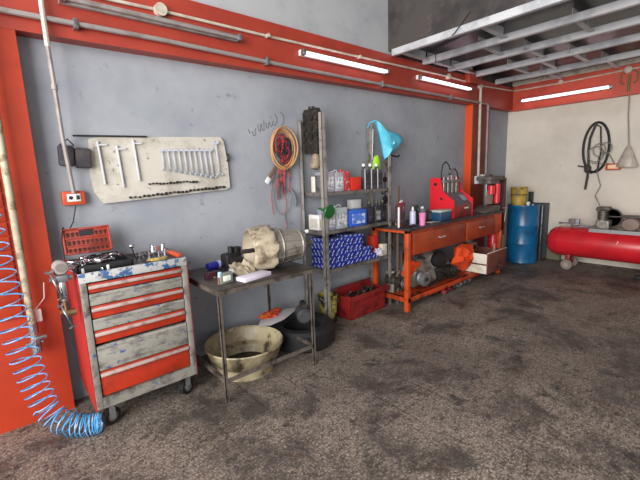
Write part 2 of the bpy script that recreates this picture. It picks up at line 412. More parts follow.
k = M().box(-.01, .0, -.09, .09, -.12, .12, .004)
k = M()
for s_ in (-1, 1): k.tube([(-.01, s_*.03, .1), (-.02, s_*.09, .05), (-.02, s_*.09, -.05), (-.01, s_*.05, -.08)], .008)
k.cyl((-.01, 0, .03), (-.01, 0, -.18), .014)
one('cable_bracket', k, mat('dirty_green_metal', '6b6a44', .5), 'small curled bracket on the red beam under the last junction box', 'bracket', (6.79, 1.34, 2.66))
# belts
bw = lambda y, z, d=.0: (6.865-d, y, z)
def ell(cy, cz, ry, rz, d=0, n=40, a0=0, a1=360):
    return [bw(cy+ry*math.cos(R(a0+(a1-a0)*i/n)), cz+rz*math.sin(R(a0+(a1-a0)*i/n)), d) for i in range(n+1)]
one('drive_belt', M().tube(ell(1.675, 1.76, .16, .36)[:-1], .017, 8, True), black, 'big thick black belt loop hanging on the beige back wall', 'belt')
one('hanging_strap', M().tube([bw(1.70, 2.08, .02), bw(1.75, 1.9, .03), bw(1.76, 1.7, .03), bw(1.745, 1.55, .03), bw(1.745, 1.35, .02), bw(1.765, 1.14, .01)], .016, 6).blob(bw(1.75, 1.45, .03), (.03, .045, .06), .1), mat('dark_strap', '3a302f', .7), 'dark strap hanging inside the belt loop with a loose lower end', 'strap')
one('thin_belt', M().tube([bw(1.69, 2.09, .03), bw(1.63, 2.05, .03), bw(1.6, 1.7, .04), bw(1.62, 1.45, .04), bw(1.70, 1.38, .04), bw(1.77, 1.48, .045), bw(1.88, 1.5, .03)], .010, 6), black, 'thin black belt tangled in front of the big belt loop', 'belt')
g = M().tube(ell(1.62, 1.72, .075, .09, .05)[:-1], .006, 6, True).tube(ell(1.54, 1.74, .07, .08, .05)[:-1], .006, 6, True).tube(ell(1.66, 1.66, .10, .11, .05)[:-1], .006, 6, True)
g.tube([bw(1.6, 1.7, .05), bw(1.5, 1.66, .04), bw(1.42, 1.5, .03)], .006).tube([bw(1.7, 1.53, .05), bw(1.5, 1.52, .03), bw(1.42, 1.48, .03)], .005)
g.tube([bw(1.62, 1.62, .05), bw(1.63, 1.4, .03), bw(1.57, 1.2, .03), bw(1.62, 1.05, .05), (6.6, 1.5, .92)], .006)
one('grey_cable', g, grey_c, 'grey looped cable between the belts and the compressor', 'cable')

# ------------------------------------------------------------ left wall things
c = thing('socket_box', 'orange socket box with white face on the grey wall by the left pillar', 'socket', (.395, 2.955, 1.405))
part('housing', M().box(-.065, .065, -.02, .034, -.045, .045, .008), orange_pl, c)
part('face_plate', M().box(-.038, .038, -.024, -.019, -.022, .028, .003), whitep, c)
part('switch', M().box(.012, .03, -.03, -.023, -.01, .018, .002).cyl((-.018, -.027, .003), (-.018, -.022, .003), .012), blackp, c)
one('tool_pouch', M().box(-.09, -.005, -.03, .03, -.07, .06, .012, Matrix.Rotation(R(3), 4, 'Y')).box(.0, .09, -.035, .03, -.08, .05, .014, Matrix.Rotation(R(4), 4, 'Y')).tube([(-.08, -.02, .06), (-.03, -.02, .1), (0, -.02, .06)], .006), mat('dark_fabric', '35323a', .8, c2='4b4644', s=9), 'dark fabric pouch hung on the grey wall beside the white board', 'pouch', (.435, 2.95, 1.68))
# tool board
c = thing('tool_board', 'white painted tool board with clipped corners on the grey wall', 'board', (0, 2.975, 0))
part('board', M().prism([(.53, 1.79), (.60, 1.805), (1.48, 1.835), (1.505, 1.80), (1.53, 1.62), (1.535, 1.42), (1.5, 1.405), (.57, 1.355), (.52, 1.44), (.51, 1.6)], 'xz', -.015, .013), worn_white, c)
part('dark_strip', M().prism([(.44, 1.80), (.9, 1.81), (.9, 1.822), (.44, 1.812)], 'xz', -.022, -.012), black, c)
g = M().tube([(1.54-.02, -.016, 1.64), (1.54, -.02, 1.66), (1.54, -.02, 1.69), (1.52, -.016, 1.70)], .008)
part('hook', g, black, c)
# hanging rods
def rod():
    return M().box(-.006, .006, -.006, .006, -.29, 0, .002).box(-.004, .055, -.005, .005, -.03, -.02)
first = None
for i, (x, z, l) in enumerate(((.575, 1.775, 'leftmost'), (.69, 1.75, 'middle'), (.80, 1.79, 'rightmost'))):
    lab = l+' of the three long white tee bars hanging on the white board'
    if first is None: first = one('tee_bar', rod(), mat('satin_bar', 'cfd0d6', .35, .3), lab, 'tool', (x, 2.949, z), 0, 'long bars on the board', (0, R(-3), 0))
    else: dup(first, (x, 2.949, z), None, lab)
# spanners
def spanner():
    g = M().box(-.0065, .0065, -.003, .003, -.9, -.08, .002)
    g.ring((0, 0, -.93), .035/2*1.2, .008, 'Y', 16, 6)
    g.prism([(-.012, -.09), (-.024, -.055), (-.022, -.01), (-.01, 0), (-.008, -.035), (.008, -.035), (.01, 0), (.022, -.01), (.024, -.055), (.012, -.09)], 'xz', -.005, .005)
    return g
ordn = ['first', 'second', 'third', 'fourth', 'fifth', 'sixth', 'seventh', 'eighth', 'ninth', 'tenth', 'eleventh']
sp0 = None
for i in range(11):
    x = .99+.042*i; L_ = .155+.010*i
    z = 1.725+.0015*i
    if i == 10: x = 1.425; L_ = .29; z = 1.80
    lab = 'chrome combination spanner, %s from the left in the row on the white board' % ordn[i]
    if i == 10: lab = 'largest chrome spanner at the right end of the row on the white board'
    if sp0 is None:
        sp0 = one('combination_spanner', spanner(), mat('satin_chrome', 'c3c8d4', .42, .25), lab, 'spanner', (x, 2.945, z), 0, 'combination spanners on the board', (0, R(-4), 0)); sp0.scale = (.9, 1, L_)
    else:
        dup(sp0, (x, 2.945, z), (0, R(-5+i*.1), 0), lab, (.9+.03*i, 1, L_))
sk = None
for row, (n_, xa, za, xb, zb) in enumerate(((15, .88, 1.478, 1.24, 1.482), (24, .74, 1.385, 1.47, 1.428))):
    for i in range(n_):
        t = i/(n_-1); x = xa+(xb-xa)*t; z = za+(zb-za)*t+random.uniform(-.004, .004)
        lab = 'small dark socket pegged in the %s row of the white board' % ('upper' if row == 0 else 'lower')
        gp = 'small sockets in the %s row of the board' % ('upper' if row == 0 else 'lower')
        if sk is None: sk = one('small_socket', M().cyl((0, 0, 0), (0, -.02, 0), .0085, n=10), grease, lab, 'socket', (x, 2.961, z), 0, gp); q = sk
        else: q = dup(sk, (x, 2.961, z), None, lab)
        k_ = random.uniform(.7, 1.25)*(1.15 if row else 1); q.scale = (k_, 1, k_); q['group'] = gp
# handwriting on the wall
def wz(x, z): return (x, 2.9885, z)
pen = mat('black_marker', '1f1f22', .7)
g = M()
for st in ([(1.80, 1.90), (1.815, 1.86), (1.84, 1.87), (1.83, 1.91), (1.845, 1.93)], [(1.86, 1.96), (1.875, 1.90), (1.885, 1.90), (1.895, 1.97), (1.91, 1.91), (1.925, 1.91), (1.93, 2.0)], [(1.95, 1.98), (1.955, 1.93)],
           [(1.97, 1.93), (1.985, 1.99), (2.0, 1.95), (2.02, 1.96), (2.03, 2.0)], [(2.05, 2.06), (2.075, 2.03), (2.07, 1.99), (2.04, 1.96)], [(2.0, 2.03), (2.01, 2.035)], [(2.11, 2.09), (2.15, 2.06), (2.15, 2.0), (2.12, 1.96)], [(1.76, 1.92), (1.78, 1.88)]):
    g.tube([wz(*p) for p in st], .0022, 4)
tag(part('wall_handwriting', g, pen), 'black marker handwriting scrawled on the grey wall above the cable coil', 'writing')

# toolbox cabinet ------------------------------------------------
TX, TY = .29, 2.42
t = thing('tool_cabinet', 'red and grey roller tool cabinet with chipped paint and seven drawers', 'tool cabinet', (TX, TY, 0))
w, d = .61, .52
g = M().box(0, .035, 0, .03, .17, .975, .003).box(w-.035, w, 0, .03, .17, .975, .003).box(.035, w-.035, 0, .03, .17, .235).box(0, w, .02, d, .17, .19).box(.03, w-.03, .49, d, .19, .97)
part('frame', g, tb_frame, t)
part('top', M().box(.0, w, -.004, .02, .945, 1.0, .003).box(0, w, .02, d, .965, .98, .002), tb_rim, t, 'rim with flaking blue and white paint')
part('side_panel', M().box(-.006, .0, .004, d, .16, .985).box(-.006, .02, d-.02, d, .16, 1.01), tb_side, t)
part('side_panel', M().box(w, w+.006, .004, d, .16, .985, .001), tb_side, t)
part('rear_rim', M().box(w-.02, w+.008, .1, d, .985, 1.01, .003), orange_pl, t)
part('top_mat', M().box(.01, w-.022, .022, d-.002, .979, .984), grease, t)
for (z1, z0, kind) in ((.935, .880, 'r'), (.874, .806, 'g'), (.80, .728, 'r'), (.722, .656, 'g'), (.65, .572, 'r'), (.556, .405, 'g'), (.398, .243, 'r')):
    dr = part('drawer', M().box(.040, w-.040, .004 if kind == 'g' else .010, .03, z0, z1, .003).box(.05, w-.05, .03, d-.04, z0+.008, z1-.01), tb_red if kind == 'r' else tb_grey, t, 'red drawer' if kind == 'r' else 'chipped grey drawer')
    if kind == 'r':
        part('pull_rail', M().box(.042, w-.042, -.008, .012, z1-.030, z1-.010, .004), pale_lip, dr)
    else:
        part('pull_rail', M().prism([(-.003, z1-.014), (.006, z1-.002), (.01, z1-.002), (.01, z1-.02)], 'yz', .042, w-.042), tb_grey, dr)
for (cx, cy) in ((.08, .1), (w-.05, .1), (.08, d-.1), (w-.05, d-.1)):
    ca = part('caster', M().cyl((cx+.008, cy-.017, .055), (cx-.008, cy+.017, .055), .055, n=24), black, t)
    part('wheel_disc', M().cyl((cx+.010, cy-.021, .055), (cx-.010, cy+.021, .055), .03, n=20), steel, ca)
    part('fork', M().box(cx-.012, cx+.022, cy-.03, cy-.024, .045, .15).box(cx-.022, cx+.012, cy+.024, cy+.03, .045, .15).box(cx-.035, cx+.035, cy-.04, cy+.04, .145, .17), steel, ca)
# things on the cabinet
c = thing('socket_case', 'open red socket case tray leaning on the wall behind the cabinet', 'case', (.29, 2.83, 1.05), rot=(R(-14), 0, 0))
g = M().box(0, .27, 0, .018, 0, .17, .006)
g.box(0, .27, -.012, 0, 0, .012, .003).box(0, .01, -.012, 0, 0, .17, .003).box(.26, .27, -.012, 0, 0, .17, .003).box(0, .08, -.012, 0, .16, .17, .003).box(.19, .27, -.012, 0, .16, .17, .003)
for zr in (.055, .105): g.box(.01, .26, -.008, 0, zr-.004, zr+.004, .002)
part('tray', g, redtray, c)
g = M()
for zr, n_, x0 in ((.03, 9, .03), (.08, 9, .03), (.135, 3, .03), (.135, 3, .19)):
    for i in range(n_): g.cyl((x0+i*.026, -.004, zr), (x0+i*.026, .0, zr), .009, n=8).box(x0+i*.026-.006, x0+i*.026+.006, -.004, 0, zr-.02, zr)
part('recesses', g, mat('dark_recess', '4a1c18', .7), c)
part('carry_handle', M().box(.09, .18, -.004, .012, .15, .158, .003).box(.095, .175, -.003, .0, .115, .148), blackp, c)
c = thing('parts_tray', 'black steel tray holding loose spanners on top of the cabinet', 'tray', (.30, 2.5, .982))
part('tray', M().box(0, .30, 0, .30, 0, .01).box(0, .3, 0, .008, 0, .045, .002).box(0, .3, .292, .3, 0, .045, .002).box(0, .008, 0, .3, 0, .045).box(.292, .3, 0, .3, 0, .045), blackp, c)
part('white_clip', M().box(.02, .035, -.006, 0, .005, .035, .003).box(.15, .165, -.006, 0, .005, .035, .003), whitep, c)
s0 = None
for i in range(16):
    loc = (.33+random.uniform(0, .24), 2.56+random.uniform(0, .2), .998+.004*i)
    rot = (R(90)+random.uniform(-.1, .1), random.uniform(-.06, .06), R(90)+random.uniform(-.9, .9))
    if s0 is None:
        s0 = one('loose_spanner', spanner(), chrome, 'chrome spanner in the jumbled heap on top of the tool cabinet', 'spanner', loc, 0, 'heap of spanners on the cabinet', rot); s0.scale = (.9, 1.3, .16)
    else: dup(s0, loc, rot, scale=(.9, 1.3, random.uniform(.13, .2)))
for i, (x, y, r_, h, hz) in enumerate(((.69, 2.70, .018, .04, 0), (.735, 2.76, .015, .03, 0), (.755, 2.70, .019, .04, 0), (.80, 2.77, .02, .07, 0), (.825, 2.72, .019, .035, 0), (.865, 2.71, .024, .045, 0), (.875, 2.79, .022, .07, 0))):
    nm = ['short socket nearest the ratchet', 'smallest socket of the row', 'middle short socket', 'tall socket standing in the middle', 'short wide socket beside the tall one', 'wide socket at the right front', 'tallest socket at the right end']
    one('chrome_socket', M().lathe([(r_, 0), (r_, h*.6), (r_*.8, h*.7), (r_*.8, h), (r_*.5, h), (r_*.5, h*.6)], n=14), chrome, 'chrome %s on the cabinet top' % nm[i], 'socket', (x, y, .982), 0, 'chrome sockets on the cabinet')
c = thing('ratchet', 'chrome ratchet propped upright behind the sockets on the cabinet', 'ratchet', (.68, 2.75, .985), rot=(0, R(-12), 0)); c.scale = (.9, .9, .8)
part('handle', M().cyl((0, 0, 0), (0, 0, .09), .009), chrome, c); part('head', M().blob((0, 0, .105), (.02, .012, .022), 0, sub=2), chrome, c)
one('yellow_cloth', M().blob((0, 0, 0), (.06, .04, .008), .3, 3, 2), mat('ochre_cloth', 'b7a05a', .8), 'small folded ochre cloth in front of the sockets', 'cloth', (.76, 2.56, .989))
one('black_tool_roll', M().box(-.11, .11, -.05, .05, 0, .035, .015).cyl((-.11, .06, .02), (.11, .06, .02), .018), black, 'black tool roll on the cabinet behind the spanner tray', 'tool roll', (.5, 2.86, .982), .1)
# regulator at the left side
c = thing('air_regulator', 'air regulator with round grey gauge and silver bowl on the cabinet side', 'gauge', (.218, 2.45, .94))
part('gauge', M().cyl((-.0, -.03, .115), (0, .02, .115), .036, n=24).cyl((0, -.04, .115), (0, -.03, .115), .031, n=24), mat('grey_gauge', '9b948f', .4), c)
part('dial', M().cyl((0, -.042, .115), (0, -.039, .115), .025, n=20), mat('dial_face', '77706b', .4), c)
part('body', M().box(-.03, .03, -.02, .03, .03, .07, .005).cyl((-.055, 0, .05), (.05, 0, .05), .014), steel, c)
part('bowl', M().lathe([(.01, -.085), (.02, -.075), (.022, 0), (.018, .03), (.01, .035)]), chrome, c)
part('connector', M().cyl((.0, 0, -.15), (.045, 0, -.15), .02, n=10).cyl((-.03, 0, -.14), (.0, 0, -.14), .013, n=6).cyl((-.0, 0, -.14), (0, 0, -.08), .009), mat('brass', '9a7b57', .35, .8), c)
one('hanging_spanner', spanner(), steel, 'long steel spanner hanging left of the regulator', 'spanner', (.165, 2.42, 1.05), 0, None, (0, R(-14), 0)).scale = (.9, 2, .18)
one('hanging_spanner', spanner(), steel, 'long steel spanner hanging below the regulator bowl', 'spanner', (.19, 2.41, .86), 0, None, (0, R(-17), 0)).scale = (.7, 1.5, .16)
one('hanging_cable', M().tube([(.40, 2.94, 1.36), (.37, 2.93, 1.25), (.33, 2.9, 1.19), (.30, 2.85, 1.23), (.28, 2.8, 1.15), (.27, 2.7, 1.03), (.25, 2.5, 1.03)], .004), black, 'thin dark cable drooping from the orange socket box to the cabinet', 'cable')
one('tied_plug', M().tube([(.16, 2.85, .90), (.15, 2.86, .8), (.10, 2.86, .74)], .003).box(.09, .125, 2.84, 2.87, .66, .74, .006), whitep, 'small white plug dangling on a wire beside the air pipe', 'plug')

# blue coiled hose
path = [(-.075, 2.74, 1.50), (-.06, 2.74, 1.25), (-.035, 2.74, .95), (-.01, 2.73, .68), (.01, 2.72, .48), (.03, 2.70, .33), (.06, 2.67, .19), (.10, 2.62, .11), (.16, 2.55, .075), (.23, 2.50, .065), (.30, 2.47, .065)]
P = [Vector(p) for p in path]
seg = [0]
for a, b in zip(P, P[1:]): seg.append(seg[-1]+(b-a).length)
def at(s):
    for i in range(len(P)-1):
        if s <= seg[i+1] or i == len(P)-2:
            t_ = (s-seg[i])/(seg[i+1]-seg[i]); return P[i].lerp(P[i+1], t_), (P[i+1]-P[i]).normalized()
pts = []; s = 0; ph = 0; Ltot = seg[-1]
N_ = 900; turns = 33
for i in range(N_):
    f_ = i/(N_-1)
    # pitch shrinks towards the floor
    ss = Ltot*(1-(1-f_)**1.75)
    p, tdir = at(ss)
    rr = .083*(1-.3*f_)
    u = tdir.cross(Vector((0, 1, 0)) if abs(tdir.z) > .55 else Vector((0, 0, 1))).normalized(); v = tdir.cross(u)
    # blend frame: use a fixed horizontal reference
    u = Vector((.78, -.62, 0)); u = (u-tdir*u.dot(tdir)).normalized(); v = tdir.cross(u)
    a = 2*math.pi*turns*f_
    q_ = p+(u*math.cos(a)+v*math.sin(a))*rr
    if f_ > .8: pass
    q_.z = max(q_.z, .006)
    q_.y = min(q_.y, 2.862)
    pts.append(q_)
one('coiled_air_hose', M().tube(pts, .0038, 6), blue_hose_m, 'translucent blue coiled air hose hanging by the left pillar down to the floor', 'hose')

# ------------------------------------------------------------ low table and its load
t = thing('steel_table', 'narrow dark steel table with thin angle iron legs', 'table', (0, 0, 0))
TZ = .80
part('table_top', M().box(.99, 1.80, 2.19, 2.86, TZ-.012, TZ, .002), table_top_m, t)
part('apron', M().box(.995, 1.795, 2.195, 2.205, TZ-.045, TZ-.012).box(.995, 1.005, 2.2, 2.85, TZ-.045, TZ-.012).box(1.785, 1.795, 2.2, 2.85, TZ-.045, TZ-.012).box(.995, 1.795, 2.845, 2.855, TZ-.045, TZ-.012), table_frame_m, t)
for x, y in ((.998, 2.198), (1.765, 2.198), (.998, 2.82), (1.765, 2.82)):
    part('leg', M().box(x, x+.022, y, y+.005, 0, TZ-.012).box(x, x+.005, y, y+.022, 0, TZ-.012), table_frame_m, t)
part('side_rail', M().box(1.0, 1.026, 2.2, 2.83, .14, .165), table_frame_m, t)
part('front_rail', M().box(1.02, 1.77, 2.204, 2.21, .14, .17), table_frame_m, t)
part('side_rail', M().box(1.768, 1.79, 2.2, 2.83, .14, .165), table_frame_m, t)

# gearbox, axis along +X, local origin at centre on the table
GX, GY = 1.60, 2.44
t = thing('gearbox', 'big cast aluminium gearbox with a creamy crumpled bell housing lying on the steel table', 'gearbox', (GX, GY, TZ), R(-12)); t.scale = (1.02, .95, .95)
g = M()
prof = [(.155, -.04), (.15, 0), (.135, .12), (.118, .22), (.10, .235), (.05, .24)]
g.lathe(prof, (0, 0, .165), 'X', 40)
for i in range(14):
    a = 2*math.pi*i/14
    p0 = Vector((-.03, math.cos(a)*.155, .165+math.sin(a)*.155)); p1 = Vector((.22, math.cos(a)*.12, .165+math.sin(a)*.12))
    g.cyl(p0, p1, .008, .006, 6)
g.ring((.20, 0, .165), .122, .009, 'X', 30, 6); g.ring((.03, 0, .165), .15, .008, 'X', 30, 6)
part('case', g, alu_clean, t, 'smooth ribbed grey case')
g = M()
n = 48
rings = []
for (rb, h, amp) in ((.145, -.02, 0), (.180, -.03, .014), (.188, -.06, .018), (.182, -.09, .012), (.178, -.14, .008), (.172, -.19, .008), (.155, -.20, .004), (.145, -.15, .004), (.09, -.10, 0)):
    ring = []
    for i in range(n):
        a = 2*math.pi*i/n
        k = rb+amp*(.8*math.sin(a*9+h*30)+.9*noise.noise(Vector((math.cos(a)*3, math.sin(a)*3, h*18))))
        zz = .165+math.sin(a)*k
        ring.append(g.b.verts.new((h+amp*noise.noise(Vector((a*2, h*10, 1)))*1.5, math.cos(a)*k, max(zz, .003))))
    rings.append(ring)
for a_, b_ in zip(rings, rings[1:]):
    for i in range(n): j = (i+1) % n; g.b.faces.new((a_[i], a_[j], b_[j], b_[i]))
g.b.faces.new(rings[-1])
part('bell_housing', g, bell_m, t, 'creamy crumpled bell housing', ang=60)
g = M().cyl((-.26, 0, .16), (-.1, 0, .16), .018).cyl((-.14, 0, .16), (-.12, 0, .16), .05).cyl((-.06, 0, .16), (-.05, 0, .16), .1)
part('input_shaft', g, grease, t)
g = M().cyl((.23, 0, .165), (.30, 0, .165), .04, .03).cyl((.30, 0, .165), (.34, 0, .165), .02).cyl((.23, .03, .25), (.29, .03, .26), .015)
part('output_shaft', g, steel, t)
part('breather_cap', M().cyl((.28, .03, .255), (.31, .03, .26), .018), whitep, t)
g = M().prism([(-.1, 0), (-.16, .1), (-.12, .16), (-.02, .12), (.0, .02), (.05, .0), (.05, -.02), (-.08, -.02)], 'xz', -.12, -.06)
one('torn_wrapping', M().sheet(lambda u, v: Vector((-.13+.17*u, -.1+.14*v, .012+.1*max(0, v-.2)*(1+.5*noise.noise(Vector((u*5, v*5, 2))))+.03*u*noise.noise(Vector((u*7, v*3, 1)))+.004)), 12, 12, .003), bell_m, 'crumpled beige wrapping paper in front of the gearbox mouth', 'paper', (1.33, 2.40, TZ), .2)
one('white_packet', M().box(-.12, .12, -.05, .05, 0, .028, .004), mat('lilac_white_card', 'cdc6d4', .6), 'flat lilac white packet at the front edge of the steel table', 'packet', (1.31, 2.27, TZ), R(10))
c = thing('multimeter', 'small grey meter with a pale screen standing at the table corner', 'meter', (1.11, 2.30, TZ), R(8))
part('body', M().box(-.05, .05, -.015, .02, 0, .075, .008), mat('sage_plastic', '767b72', .5), c)
part('screen', M().box(-.03, .03, -.018, -.014, .018, .055, .002), mat('pale_screen', 'dfe6d6', .3), c)
c = thing('spray_can', 'dark blue spray can lying on the back of the steel table', 'can', (1.17, 2.72, TZ+.031), R(8), rot=(0, 0, R(12)))
part('can', M().lathe([(.0, 0), (.026, 0), (.03, .006), (.03, .14), (.022, .155), (.012, .16)], axis='X'), mat('royal_blue', '262a8f', .3), c)
part('print_band', M().lathe([(.0305, .085), (.0305, .12)], axis='X'), mat('pale_print', 'aab4d8', .4), c)
part('nozzle', M().cyl((.16, 0, 0), (.18, 0, 0), .012), black, c)
one('red_black_box', M().box(-.05, .05, -.02, .02, 0, .045, .003), mat('maroon_black_card', '3a1a22', .5, c2='c4b2b4', s=14, lo=.6, hi=.64), 'small black and red carton behind the meter', 'carton', (1.10, 2.50, TZ), R(8))
c = thing('glue_tube', 'small blue and brown tube leaning against the meter', 'tube', (1.06, 2.30, TZ), rot=(0, R(8), 0))
part('body', M().cyl((0, 0, 0), (0, 0, .05), .013, .016), mat('brown_label', '5d4038', .5), c); part('cap', M().cyl((0, 0, .05), (0, 0, .085), .014), mat('sky_blue_cap', '8fb6d8', .4), c)
g = M().box(-.07, .07, -.05, .05, 0, .12, .02).cyl((-.05, -.06, .06), (.05, -.06, .06), .035).cyl((0, 0, .1), (0, 0, .17), .02).box(.03, .09, -.03, .03, .08, .16, .01).tube([(-.07, 0, .05), (-.13, -.03, .02), (-.1, -.12, .01), (0, -.12, .03)], .008)
one('throttle_body', g, black, 'black throttle body with a hose beside the gearbox', 'engine part', (1.35, 2.68, TZ), .2)
one('clear_tub', M().lathe([(.05, 0), (.06, .03), (.055, .045), (.0, .047)]), mat('cloudy_clear', '9a9d9b', .25), 'cloudy plastic tub between the meter and the gearbox', 'tub', (1.29, 2.48, TZ))
one('steel_cup', M().lathe([(.025, 0), (.028, .02), (.02, .03), (0, .03)]), chrome, 'small chrome cap behind the meter', 'cap', (1.19, 2.42, TZ))
one('black_cable', M().tube([(1.18, 2.5, TZ+.006), (1.24, 2.56, TZ+.03), (1.25, 2.45, TZ+.02), (1.2, 2.38, TZ+.006), (1.16, 2.44, TZ+.006)], .005), black, 'short black cable looping across the table behind the meter', 'cable')

# basin
g = M().lathe([(.0, .012), (.185, .015), (.20, .05), (.21, .08), (.245, .10), (.275, .185), (.288, .20), (.294, .192), (.284, .178), (.255, .095), (.222, .07), (.212, .0), (.0, .0)][::-1], n=48)
one('drain_basin', g, basin_m, 'wide yellowed metal basin on the floor under the steel table', 'basin', (1.345, 2.55, 0)).scale = (1.05, 1.05, 1.15)
one('dark_oil', M().lathe([(0, 0), (.18, 0), (.192, .02), (0, .02)], n=32), mat('used_oil', '1c1712', .12), 'dark waste oil pooled in the basin', 'oil', (1.345, 2.55, .02), 0)

# tyre, plate and rag under the table's far end
t = thing('car_tyre', 'black car tyre lying flat under the far end of the steel table', 'tyre', (1.98, 2.62, 0))
part('tyre', M().lathe([(.17, .03), (.2, .0), (.27, 0), (.3, .03), (.3, .15), (.27, .18), (.2, .18), (.17, .15)] + [(.17, .03)], n=40), black, t)
t = thing('torn_tray', 'torn pale tray with red scraps resting on the tyre below the table', 'tray', (1.76, 2.72, .27), rot=(R(4), R(-3), R(0)))
part('tray', M().pillow([(-.22, -.06), (-.13, -.12), (.02, -.11), (.27, .0), (.1, .08), (-.08, .1)], 'xy', 0, .02, .01), mat('pale_plastic_sheet', 'a5a1a2', .5), t)
part('red_scraps', M().blob((-.06, .0, .035), (.09, .05, .02), .35, 4, 3).blob((.02, .02, .04), (.05, .03, .015), .3, 4, 5), mat('red_foil', 'b3301f', .4, c2='d08030', s=20), t)
c = thing('starter_motor', 'round grey electric motor in the dark beside the far table leg', 'motor', (2.0, 2.62, .18), rot=(0, 0, R(-30)))
part('body', M().lathe([(0, -.1), (.05, -.1), (.07, -.08), (.075, .05), (.05, .07), (.02, .09), (0, .09)], (0, 0, .075), 'Y', 24), mat('grey_motor', '3c3c40', .5), c)
part('solenoid', M().cyl((.0, -.06, .16), (.0, .05, .16), .03), grease, c)

# ------------------------------------------------------------ cable coil on the wall
g = M()
for k in range(5):
    rx, rz_ = .105+.009*k, .155+.008*k
    g.tube([(2.08+rx*math.cos(a)+.012*math.sin(k*2), 2.95-.011*k+.006*math.sin(3*a+k), 1.75+rz_*math.sin(a)+.01*math.cos(k*3)) for a in [2*math.pi*i/40 for i in range(40)]], .0075, 6, True)
one('cable_coil', g, tan_c, 'oval coil of tan cable hanging on the grey wall', 'cable')
g = M(); rnd = random.Random(3)
for k in range(8):
    cx, cz = 2.08+rnd.uniform(-.05, .05), 1.76+rnd.uniform(-.08, .06)
    g.tube([(cx+rnd.uniform(.03, .07)*math.cos(a)*1.0, 2.95-.006*k, cz+rnd.uniform(.05, .1)*math.sin(a)) for a in [2*math.pi*i/14 for i in range(14)]], .006, 5, True)
for k in range(12):
    x = 2.03+rnd.uniform(0, .15); z0 = 1.62; z1 = rnd.uniform(1.25, 1.5)
    g.tube([(x, 2.94, z0), (x+rnd.uniform(-.03, .03), 2.955, (z0+z1)/2), (x+rnd.uniform(-.02, .02), 2.965, z1)], .0055, 5)
g.tube([(2.1, 2.95, 1.6), (2.07, 2.96, 1.4), (2.12, 2.965, 1.25), (2.10, 2.97, 1.13), (2.12, 2.97, .99)], .0035, 5)
g.tube([(2.02, 2.95, 1.6), (1.97, 2.96, 1.45), (1.95, 2.97, 1.3), (1.965, 2.97, 1.15)], .0035, 5)
one('red_leads', g, red_c, 'tangled red test leads inside and below the tan cable coil', 'cable')
g = M()
for k in range(5):
    cx, cz = 2.09+rnd.uniform(-.04, .04), 1.74+rnd.uniform(-.07, .05)
    g.tube([(cx+rnd.uniform(.03, .06)*math.cos(a), 2.915, cz+rnd.uniform(.05, .09)*math.sin(a)) for a in [2*math.pi*i/12 for i in range(12)]], .006, 5, True)
one('dark_lead', g, mat('charcoal_cable', '35303a', .5), 'dark cable tangled in the middle of the red leads', 'cable')
one('thin_wire', M().tube([(2.08+.10*math.cos(a), 2.972, 1.30+.16*math.sin(a)) for a in [R(100+i*15) for i in range(18)]], .003, 5), grey_c, 'thin dark wire bent in a loop on the wall below the red leads', 'wire')
c = thing('clamp_strap', 'white tipped leather strap under the cable coil', 'strap', (1.99, 2.94, 1.60), rot=(0, R(38), 0))
part('strap', M().box(-.005, .03, -.01, 0, -.16, .05, .003), mat('brown_leather', '6d5645', .6), c)
part('tip', M().box(-.01, .035, -.012, .002, -.19, -.13, .006), whitep, c)
c = one('curved_scrap', M().tube([(2.17, 2.965, 1.38), (2.20, 2.955, 1.33), (2.225, 2.955, 1.26), (2.22, 2.96, 1.2)], [.01, .02, .016, .006], 6), mat('grey_scrap', '6a6b70', .6), 'small grey curved scrap hooked on the wall beside the shelf', 'scrap')

# ------------------------------------------------------------ shelf unit
SX0, SX1, SY0, SY1 = 2.33, 3.32, 2.66, 2.97
t = thing('shelf_rack', 'slotted grey angle iron shelf rack holding oil cans and filter boxes', 'shelf rack', (0, 0, 0))
def post(x, y, h, sx, sy):
    g = M().box(x, x+sx*.042, y, y+sy*.004, 0, h).box(x, x+sx*.004, y, y+sy*.042, 0, h)
    for z in [h*.02+.06*i for i in range(int(h/.06))]:
        g.box(x+sx*.016, x+sx*.026, y-sy*.001, y+sy*.0002, z, z+.03)
    return g
part('post', post(SX0, SY0, 2.06, 1, 1), post_m, t)
part('post', post(SX0-.03, SY1, 2.02, 1, -1), post_m, t)
part('post', post(SX1, SY0, 1.68, -1, 1), post_m, t)
part('post', post(SX1, SY1, 2.04, -1, -1), post_m, t)
SZ = (1.335, .965, .58)
for z in SZ:
    part('shelf', M().box(SX0+.005, SX1-.005, SY0+.006, SY1-.006, z-.004, z).box(SX0+.005, SX1-.005, SY0+.005, SY0+.008, z-.032, z).box(SX0+.005, SX1-.005, SY1-.008, SY1-.005, z-.032, z).box(SX0+.004, SX0+.007, SY0, SY1, z-.04, z), shelf_m, t)
c = thing('leaning_pole', 'rusty grey pole standing against the right end of the shelf rack', 'pole', (3.36, 2.60, 0))
part('pole', M().box(-.012, .012, -.012, .012, 0, 1.35).box(.05, .07, -.01, .01, 0, .75).box(-.0, .06, -.008, .008, .72, .75).box(0, .06, -.008, .008, .1, .12), mat('rusty_pole', '5c4d45', .6), c)

